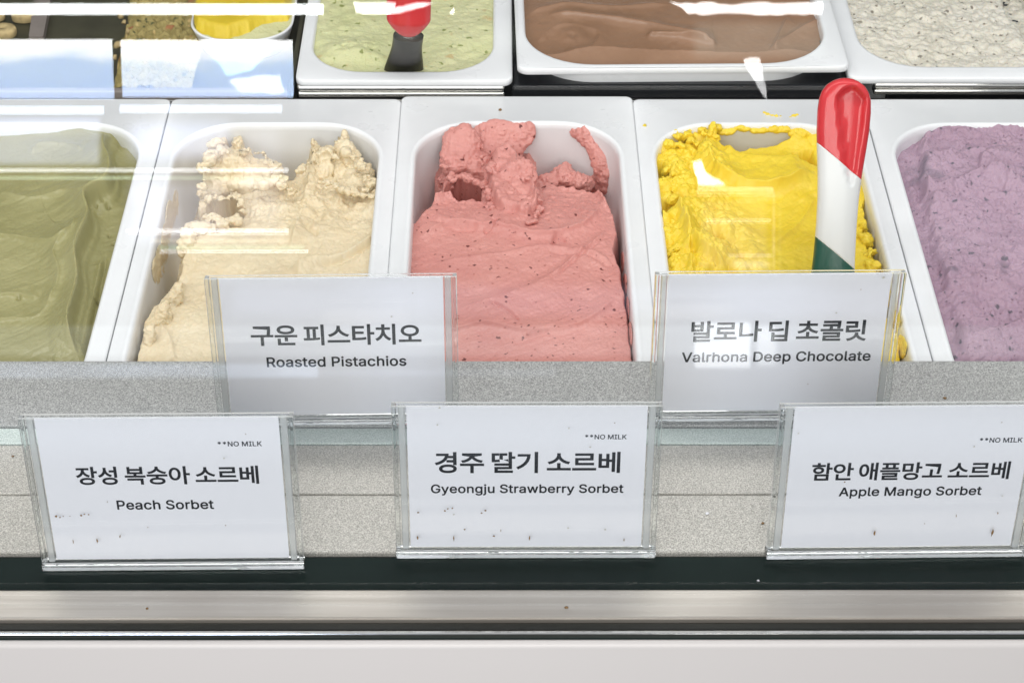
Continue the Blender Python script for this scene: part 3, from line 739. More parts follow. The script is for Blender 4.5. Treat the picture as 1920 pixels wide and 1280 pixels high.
rs = random.Random(12); bl = []
for _ in range(30):
    v = rs.uniform(258, 500); u = 1232+(v-240)*.075+abs(rs.gauss(0, 30)); q = rs.uniform(5, 13)
    bl.append(Bz(u, v, rs.uniform(-.009, -.002), q*rs.uniform(.9, 1.7), q*.8, q/2900, rs.uniform(-40, 40)))
for _ in range(16):
    u = rs.uniform(1250, 1345); v = rs.uniform(240, 275); q = rs.uniform(5, 11)
    bl.append(Bz(u, v, rs.uniform(-.005, .0), q*1.2, q*.8, q/2900, rs.uniform(-40, 40)))
bl += [Bz(1335, 250, .000, 10, 22, .004, 10), Bz(1322, 285, -.001, 14, 22, .005, 15)]
chunk('crumbly_crust', 'mango', gm, bl, a1=.0034, f1=110, a2=.0013, f2=240, seed=23)
chunk('crumbly_edge', 'mango', gm, [Bz(1618+q*6, 432+q*24, -.010, 14, 15, .005) for q in range(5)], a1=.004, f1=150, seed=27)
chunk('wall_smear', 'mango', gm, [B(1362, 247, 1.2155, 22, 7, .002, -5), B(1340, 240, 1.2155, 16, 8, .003), B(1392, 242, 1.2162, 20, 5, .0016)], a1=.0012, a2=.001, seed=29)
chunk('wall_smear', 'mango', gm, [B(1424, 245, 1.2162, 22, 6, .0018), B(1462, 243, 1.2160, 26, 7, .002), B(1500, 250, 1.2155, 26, 12, .003), B(1528, 262, 1.214, 20, 18, .004)], a1=.0012, a2=.001, seed=31)
wall_film('peach_cream', gc, -.2408, [(1.125, -.020, .016, .020), (1.10, -.022, .016, .018), (1.15, -.028, .016, .016), (1.075, -.020, .014, .020), (1.06, -.014, .010, .016)], 61)
wall_film('mango', gm, .2404, [(1.00, -.010, .007, .020), (.975, -.012, .008, .020), (1.03, -.014, .007, .016), (1.055, -.018, .008, .014)], 62)
wall_film('strawberry', gs, .0705, [(1.05, -.020, .009, .020), (1.02, -.018, .010, .020), (1.08, -.024, .009, .016), (.99, -.016, .010, .022)], 63)
def berry(X, Y, U, V):
    wob = 8*fbm(U/22, V/22, 5, 100)
    h = -.0045+.003*fbm(X*24, Y*24, 4, 101)+.004*sm(270-V, 0, 40)+.0028*fbm(X*110, Y*110, 5, 102)+.004*np.maximum(0, fbm(X*55, Y*90, 4, 104))
    h += lip(U, V, [(2000, 300), (1900, 318), (1840, 305), (1780, 312), (1700, 330)], 26, .005, 8)
    h += lip(U, V, [(2000, 350), (1880, 345), (1850, 325), (1830, 322)], 18, .006, 6)
    h += lip(U, V, [(1990, 390), (1900, 375), (1868, 352), (1820, 358), (1760, 378), (1720, 360)], 22, .008, 7)
    h += lip(U, V, [(1960, 610), (1870, 640), (1820, 650), (1790, 625)], 20, .006, 7)
    h += lip(U, V, [(1960, 250), (1860, 262), (1760, 258), (1700, 290)], 20, .004, 8)
    s = sdf(U, V, [(1728, 250), (1740, 190), (2100, 160), (2200, 720), (1815, 720), (1790, 620), (1762, 520), (1738, 430), (1722, 350)])+wob*1.1
    low = -.011+.003*fbm(X*80, Y*80, 4, 110)
    h = low+(h-low)*sm(s, -8, 14)
    return h+.0018*fbm(X*260, Y*260, 3, 105)+.0008*fbm(X*520, Y*520, 3, 106)
gel(2, 'berry_gelato', 'berry', berry, 'mauve berry gelato flecked with dark bits at the right edge', z0=-.012)

def olive(X, Y, U, V):
    h = -.0075+.002*fbm(X*18, Y*18, 3, 121)+.0006*fbm(X*120, Y*120, 3, 122)
    h += lip(U, V, [(150, 690), (134, 640), (152, 560), (148, 500), (172, 440), (166, 400), (205, 372), (212, 340), (200, 300), (215, 262)], 38, .017, 8)
    gl_ = [(158, 690), (142, 640), (158, 560), (155, 500), (178, 442), (172, 402), (211, 374), (217, 340), (205, 302), (220, 265)]
    h += ridge(U, V, gl_, 5, -.0065)
    d_, s_, t_ = stroke(U, V, spline(gl_)); h -= .006*np.where(s_ < 0, sm(d_, 0, 12), 0)*sm(t_, -.01, .1)
    h += ridge(U, V, [(200, 470), (186, 545), (170, 620), (160, 690)], 4, -.003)
    h += lip(U, V, [(0, 372), (60, 388), (120, 380), (165, 400)], 30, .0022, 5)+lip(U, V, [(-60, 455), (20, 458), (100, 478), (140, 462), (145, 440)], 34, .0035, 5)
    h += lip(U, V, [(90, 600), (115, 545), (105, 495), (140, 465)], 20, .0035, 6)
    h += lip(U, V, [(-60, 570), (20, 568), (80, 578)], 22, .0025, 4)+lip(U, V, [(-60, 620), (20, 612), (70, 612), (100, 590)], 22, .002, 5)
    h += lip(U, V, [(190, 480), (178, 540), (160, 620), (150, 690)], 8, .0022, 6)
    h += lip(U, V, [(110, 255), (150, 262), (200, 258), (262, 290)], 22, .004, 6)+lip(U, V, [(60, 300), (80, 285), (130, 290), (160, 305)], 14, .003, 4)
    h -= .022*sm(252-V+10*fbm(U/40, V/40, 3, 5), -4, 14)
    for (a, b, r, d) in ((188, 368, 5, .005), (193, 388, 3, .003), (205, 440, 3, .003), (182, 398, 3, .003), (38, 574, 4, .003), (213, 455, 3, .004), (182, 560, 4, .004), (203, 392, 4, .004)):
        h -= d*np.exp(-((U-a)**2+((V-b)*1.3)**2)/r**2)
    h += .0005*fbm((U*.3+V)/8, (U-.3*V)/150, 3, 32)+.0012*lumps(X*300, Y*300, 2, 4)*sm(V, 600, 650)*sm(U, 90, 110)
    return h+.00022*fbm(X*500, Y*500, 3, 124)
gel(-2, 'olive_gelato', 'olive_pistachio', olive, 'smooth olive green pistachio gelato with spatula folds at the left edge', z0=-.012)

# crumbs that fell on the white rims
def flake(name, mat, c, r, seed, label, cat, parent=None, thick=.0012, group=None):
    rs = random.Random(seed); bm = bmesh.new(); n = 9
    ring = [(r*(.6+.6*rs.random())*math.cos(2*math.pi*i/n), r*(.5+.5*rs.random())*math.sin(2*math.pi*i/n)) for i in range(n)]
    a = [bm.verts.new((x*1.05, y*1.05, 0)) for x, y in ring]; b = [bm.verts.new((x*.7, y*.7, thick)) for x, y in ring]
    for i in range(n): bm.faces.new((a[i], a[(i+1) % n], b[(i+1) % n], b[i]))
    bm.faces.new(b); bm.faces.new(list(reversed(a)))
    o = from_bm(name, bm, mat, parent, True); o.location = c
    return props(o, label, cat, group)
flake('sorbet_crumb', 'mango', at(1209, 236, .0001), .0016, 1, 'tiny yellow sorbet crumb alone on the rim left of the yellow pan opening', 'crumb')
def rim_smear(pts, seed, label):
    o = chunk('sorbet_smear', 'mango', None, [(at(u, v, .0001), q/2900*1.3, q/2900*.9, q/2900*.6, a_) for u, v, q, a_ in pts], vox=.00035, a1=.0006, f1=300, a2=.0005, f2=700, seed=seed)
    props(o, label, 'smear')
rim_smear([(1434, 212, 4, 0), (1440, 215, 5, 10), (1448, 217, 4, 0), (1456, 218, 4, 0), (1463, 218, 3, 0)], 91, 'yellow sorbet smear on the white rim behind the yellow pan opening')
rim_smear([(1482, 220, 3, 0), (1488, 218, 5, 20), (1494, 216, 4, 0)], 92, 'small yellow sorbet smear on the back rim next to the striped spatula')
flake('dark_speck', 'stain', at(938, 207, .0016), .0012, 5, 'dark speck on the white rim behind the strawberry sorbet', 'speck')

for i, (u, v, z, r_, m_, lb) in enumerate([(1772, 746, .0032, .0022, 'stain', 'small dried fleck on the rear shelf right of the yellow pan sign'), (1326, 962, .0002, .0022, 'paper', 'white fleck on the front ledge left of the apple mango sign'),
    (1430, 980, .0002, .0016, 'stain', 'brown fleck on the front ledge beside the apple mango sign'), (24, 855, .0008, .0014, 'stain', 'dark fleck on the ledge left of the peach sign'), (276, 1140, -.0008, .0013, 'stain', 'dark fleck on the metal rail below the peach sign'),
    (1062, 1138, -.0008, .0019, 'stain', 'dark mark on the metal rail below the strawberry sign'), (1422, 1088, -.0033, .0014, 'paper', 'white crumb in the dark trough left of the apple mango sign')]):
    flake('fleck', m_, at(u, v, z), r_*.6, 60+i, lb, 'fleck', None, .0004)

# ------------------------------------------------------------------ second row
def rowpan(label, u0, u1, v, z, ou0, ou1, vo, ov, rot, r, length=.26):
    a, b = at(u0, v, z), at(u1, v, z); c, d = at(ou0, ov, z), at(ou1, ov, z); yo = float(at((u0+u1)/2, vo, z)[1])
    x0, x1, y0 = float(a[0]), float(b[0]), float((a[1]+b[1])/2)
    return make_pan(label, x0, x1, y0, y0+length, float(c[0]), float(d[0]), yo, y0+length-.035, r, z, rout=.008, rot=rot, rf=r, lipr=.0004), (float(c[0]), float(d[0]), yo, y0+length-.035, r)
BACK = 'white pans in the back row'
_, P1 = rowpan('white pan of pale green pistachio gelato on a steel tray in the back row', 553, 961, 151, .012, 588, 924, 134, 85, 0, .040)
_, P2 = rowpan('wide white pan of brown chocolate gelato in the back row', 965, 1590, 127, .020, 983, 1543, 119, 70, math.radians(.9), .050, .25)
_, P3 = rowpan('white pan of pale gelato with dark chips in the back row', 1592, 2010, 146, .012, 1606, 1990, 125, 60, 0, .045)
def row_gel(P, z, name, mat, fn, label, step=.0009):
    x0, x1, y0, y1, r = P; e = .0006
    return sheet(name, mat, x0-e, x1+e, y0-e, y1+e, step, z-.006, fn, rr_clip(x0-e, x1+e, y0-e, y1+e, r, r), label, 'ice cream', 'ice cream portions in the back row')
def pale(X, Y, U, V):
    return .0085+.002*fbm(X*30, Y*30, 4, 141)+.0014*fbm(X*120, Y*120, 5, 142)+.004*lumps(X*110, Y*110, 3, 9)*sm(V, 70, 105)*sm(127-V, 0, 14)*sm(740-U, 0, 60)*sm(U, 590, 640)
row_gel(P1, .012, 'pistachio_gelato', 'pale_pistachio', pale, 'pale green pistachio gelato with nut bits in the back row')
def choc(X, Y, U, V):
    h = .011+.0025*fbm(X*14, Y*22, 3, 151)
    h += lip(U, V, [(1560, 92), (1400, 108), (1250, 104), (1120, 98), (1040, 112), (1000, 108)], 18, .009, 4)
    h += lip(U, V, [(1020, 24), (1120, 30), (1220, 45), (1320, 76), (1345, 78)], 16, .005, 4)+lip(U, V, [(1210, 62), (1270, 66), (1335, 78)], 9, .005, 3)
    h += lip(U, V, [(990, 20), (1060, 8), (1160, 12), (1260, 4)], 14, .003, 4)+lip(U, V, [(1550, 30), (1500, 50), (1440, 90)], 10, .003, 4)+lip(U, V, [(1480, 25), (1462, 60), (1452, 92)], 8, .003, 4)
    h += lip(U, V, [(1000, 78), (1050, 42), (1120, 52), (1110, 80), (1060, 88)], 12, .0018, 6)
    h += .0012*np.sin(np.hypot((U-1075)/1.6, V-60)/5)*np.exp(-(((U-1075)/50)**2+((V-60)/22)**2))
    return h+.0004*fbm(X*200, Y*200, 3, 152)
row_gel(P2, .020, 'chocolate_gelato', 'chocolate', choc, 'glossy brown chocolate gelato swept smooth in the wide back pan')
def chip(X, Y, U, V):
    h = .0085+.003*fbm(X*26, Y*26, 4, 161)+.0032*fbm(X*110, Y*110, 5, 162)
    s = sdf(U, V, [(1840, -200), (1880, 20), (1930, 90), (2100, 90), (2100, -200)])
    return h-.012*sm(s+6*fbm(U/15, V/15, 3, 6), -4, 10)+.0012*fbm(X*300, Y*300, 3, 164)
row_gel(P3, .012, 'cookie_chip_gelato', 'cookie_chip', chip, 'whitish gelato peppered with dark chips in the back row')

def steel_tray(label, u0, u1, v0):
    a, b = at(u0, v0, .0075), at(u1, v0, .0075); x0, x1, y = float(a[0]), float(b[0]), float(a[1])
    t = empty('steel_tray', ((x0+x1)/2, y, 0), label, 'steel tray', 'steel trays under the back row')
    hw = (x1-x0)/2
    for zz in (.0034, -.0022):
        bm = bmesh.new(); add_box(bm, -hw, hw, -.0008, .009, zz-.0026, zz+.0026, .0022, 4)
        from_bm('tray_rim', bm, 'chrome', t, True)
    box('tray_body', 'chrome', t, -hw+.012, hw-.012, .009, .22, -.049, -.005, bev=.003)
steel_tray('stacked stainless steel trays under the pistachio pan', 556, 947, 157)
steel_tray('stacked stainless steel trays under the pan with dark chips', 1640, 2010, 152)

# ------------------------------------------------------------------ toppings at the back left
tray = empty('topping_tray', (float(at(180, 100)[0])+.03, 1.42, 0), 'dark shallow topping tray at the back left', 'tray')
tx = tray.location.x
def tpart(name, mat, a, b, c, d, e, f, bev=.001): return box(name, mat, tray, a-tx, b-tx, c-1.42, d-1.42, e, f, bev=bev)
L0, L1 = -.48, -.170
tpart('tray_floor', 'dark_tray', L0, L1, 1.268, 1.56, -.018, -.012)
tpart('tray_wall', 'greybrown', L0, L1, 1.262, 1.2678, -.018, .002)
tpart('tray_wall', 'dark_tray', L1, L1+.004, 1.262, 1.56, -.018, .002)
bm = bmesh.new(); p = [at(55, 75, -.008), at(82, 75, -.008), at(100, -20, -.008), at(68, -20, -.008)]
va = [bm.verts.new((q[0]-tx, q[1]-1.42, -.0118)) for q in p]; vb = [bm.verts.new((q[0]-tx, q[1]-1.42, -.005)) for q in p]
for i in range(4): bm.faces.new((va[i], va[(i+1) % 4], vb[(i+1) % 4], vb[i]))
bm.faces.new(vb); bm.faces.new(list(reversed(va)))
from_bm('tray_divider', bm, 'greybrown', tray)
cr0, cr1 = at(200, 150, -.01), at(372, -20, -.01)
def crumbs(X, Y, U, V):
    s = sdf(U, V, [(205, 200), (212, 150), (228, 90), (232, 20), (245, -60), (400, -60), (400, 200)])+14*fbm(U/16, V/12, 4, 7)
    return -.0145+.011*sm(s, -4, 20)*(.2+.8*lumps(X*150, Y*150, 3, 3))+.002*fbm(X*200, Y*200, 3, 171)
o = sheet('nut_crumb', 'nut_crumb', float(at(195, 150)[0]), float(at(385, 60)[0]), 1.27, 1.50, .0008, -.008, crumbs, None, 'coarse green brown nut crumb heaped in the dark topping tray', 'crumb topping')
o['kind'] = 'stuff'
rs = random.Random(4)
for i, (u, v, r) in enumerate([(221, 86, .0042), (226, 33, .0028), (232, 45, .0022), (240, 62, .0026), (215, 110, .0024), (262, 40, .0024), (300, 58, .0028)]):
    f_ = flake('nut_piece', 'biscuit', at(u, v, -.004), r, 30+i, 'tan nut piece lying in the crumb of the topping tray', 'nut', None, .003, 'loose nut pieces in the crumb'); f_.rotation_euler = (rs.random()*.8, rs.random()*.8, rs.random()*3)
def wafer(u, v, r, label, sy=.8):
    c = at(u, v, -.008); bm = bmesh.new(); n = 22
    def ring(q, z): return [(q*math.cos(2*math.pi*i/n), q*sy*math.sin(2*math.pi*i/n), z) for i in range(n)]
    bm = loft([ring(r*.94, -.003), ring(r, -.001), ring(r, .002), ring(r*.93, .0036), ring(r*.2, .004), ring(r*.13, .0025), ring(r*.12, -.003)])
    o = from_bm('biscuit', bm, 'biscuit', None, True); o.location = c
    props(o, label, 'biscuit', 'biscuits in the topping tray')
wafer(5, 60, .0110, 'round tan biscuit with a hole at the front of the topping tray')
wafer(44, 33, .0095, 'tan biscuit lying behind the round one in the topping tray', .5)
wafer(-14, 30, .0100, 'tan biscuit cut off by the left edge of the photo', .6)

ba, bb = at(357, 45, .010), at(550, 45, .010); by = float(at(455, 77, .010)[1])
bx0, bx1 = float(ba[0]), float(bb[0]); bc = ((bx0+bx1)/2, by+.045)
bowl = empty('serving_bowl', (bc[0], bc[1], .010), 'small white rounded dish at the back left holding yellow and pale green gelato', 'dish')
def bring(g, z): return [(p[0]-bc[0], p[1]-bc[1], z) for p in rrect(bx0+g, bx1-g, by+g, by+.11-g, .030-g*.5, .030-g*.5)]
from_bm('dish_wall', loft([bring(.006, -.020), bring(.0008, -.002), bring(0, .0), bring(.0006, .0008), bring(.0018, .0004), bring(.003, -.004), bring(.006, -.016)], True, True), 'white_pan', bowl, True)
def dishc(X, Y, U, V): return .0085+.002*fbm(X*40, Y*40, 4, 181)+.0008*fbm(X*200, Y*200, 3, 182)
clipd = rr_clip(bx0+.0022, bx1-.0022, by+.0022, by+.108, .028, .028)
sheet('pale_green_gelato', 'pale_pistachio', bx0, bx1, by, by+.11, .0008, .008, dishc, clipd, 'pale green gelato in the front corner of the small white dish', 'ice cream')
def dishy(X, Y, U, V):
    s = sdf(U, V, [(340, -80), (355, 40), (362, 58), (400, 68), (430, 70), (470, 60), (500, 42), (545, 33), (560, -80)])+3*fbm(U/20, V/20, 3, 9)
    return .003+.014*sm(s, -3, 16)+.0008*fbm(X*90, Y*90, 4, 183)
sheet('lemon_sorbet', 'lemon', bx0, bx1, by, by+.11, .0008, .012, dishy, clipd, 'yellow sorbet filling most of the small white dish', 'ice cream')

# ------------------------------------------------------------------ spatulas
def spatula_front():
    pt = at(1587, 146, .112); pb = at(1553, 640, -.035)
    ax = pb-pt; Ln = float(np.linalg.norm(ax)); ax = ax/Ln
    xd = np.array([1.0, 0, 0]); xd = xd-ax*np.dot(xd, ax); xd /= np.linalg.norm(xd); nd = np.cross(xd, ax)   # nd faces the camera
    if nd@(CAM-pt) < 0: nd = -nd
    R = Matrix([[xd[i], -ax[i], nd[i]] for i in range(3)])
    t = empty('serving_spatula', tuple(pt), 'spatula standing in the yellow sorbet, handle banded red, white and green', 'spatula', 'serving spatulas')
    t.rotation_euler = R.to_euler()
    prof = [(0, .0), (.0006, .0042), (.002, .0080), (.005, .0122), (.009, .0150), (.014, .0166), (.022, .0172), (.034, .0169), (.048, .0156), (.062, .0142), (.078, .0132), (.095, .0130), (.115, .0134), (.132, .0144), (.150, .0156), (.168, .0160), (Ln, .0150)]
    S_ = [p[0] for p in prof]; Wd = [p[1] for p in prof]
    ss = list(np.concatenate([[0.0002, .0006, .0012, .002, .0032], np.linspace(.005, Ln, 110)])); n = 56; rings = []
    for s in ss:
        w = float(np.interp(s, S_, Wd)); thk = min(.0072, w*.75)
        r = []
        for i in range(n):
            a = 2*math.pi*i/n; ca, sa = math.cos(a), math.sin(a)
            x = w*math.copysign(abs(ca)**.8, ca); z = thk*math.copysign(abs(sa)**.75, sa)
            if sa > 0:                                           # teardrop thumb groove in the red end
                q = (s-.006)/.062
                if 0 < q < 1:
                    half = .0108*(1-q)**.65*min(1, q*9)**.5; off = .0028+.004*q
                    d = abs(x-off)/max(half, 1e-5)
                    z -= .0056*(1-float(sm(np.array(d), .80, 1.02)))*(1-.3*q)
            r.append((x, -s, z))
        rings.append(r)
    def section(lo, hi, name, mat):
        """keep lo < s - slope*x < hi, cut along slanted bands"""
        bm = loft(rings, True, True); k = .75
        for lim, keep_below in ((lo, False), (hi, True)):
            if lim is None: continue
            no = Vector((-k if True else 0, -1, 0)).normalized()  # s - k x = -y - k x
            co = Vector((0, -lim, 0))
            bmesh.ops.bisect_plane(bm, geom=bm.verts[:]+bm.edges[:]+bm.faces[:], dist=1e-7, plane_co=co, plane_no=no, clear_outer=keep_below, clear_inner=not keep_below)
            bmesh.ops.holes_fill(bm, edges=[e for e in bm.edges if e.is_boundary], sides=0)
        o = from_bm(name, bm, mat, t, True)
        return o
    def band(u0, v0):
        p = on_plane(u0, v0, pt+nd*.004, nd)-pt
        return float(p@ax-.75*(p@xd))
    b1 = .5*(band(1536, 260)+band(1611, 344)); b2 = .5*(band(1526, 432)+band(1600, 512))
    section(None, b1, 'handle_end', 'red_plastic'); section(b1, b2, 'handle_grip', 'white_plastic'); section(b2, None, 'handle_collar', 'green_plastic')
spatula_front()
def spatula_back():
    p0 = at(756, 140, .002); p1 = at(766, 66, .055); p2 = at(769, -160, .15)
    t = empty('serving_spatula', tuple(p0), 'spatula with red handle and grey shank stuck in the pale green gelato', 'spatula', 'serving spatulas')
    def tube(a, b, wfn, tfn, mat, name, k=18, n=28, shade=True):
        a, b = a-p0, b-p0; d = b-a; d = d/np.linalg.norm(d); xd = np.array([1.0, 0, 0]); xd -= d*(xd@d); xd /= np.linalg.norm(xd); nd = np.cross(xd, d)
        rings = []
        for j in range(k+1):
            q = j/k; c = a+(b-a)*q
            rings.append([tuple(c+xd*wfn(q)*math.cos(2*math.pi*i/n)+nd*tfn(q)*math.sin(2*math.pi*i/n)) for i in range(n)])
        from_bm(name, loft(rings, True, True), mat, t, True)
    tube(p0, at(766, 66, .0535), lambda q: .0150-.004*sm(np.array(q), 0, .8), lambda q: .0028+.002*q, 'dark_steel', 'shank')
    tube(p1+np.array([0, -.003, 0]), p2, lambda q: .0158*min(1, (q*7+.002))**.5, lambda q: .0085*min(1, (q*7+.002))**.5, 'red_plastic', 'handle', 60)
spatula_back()

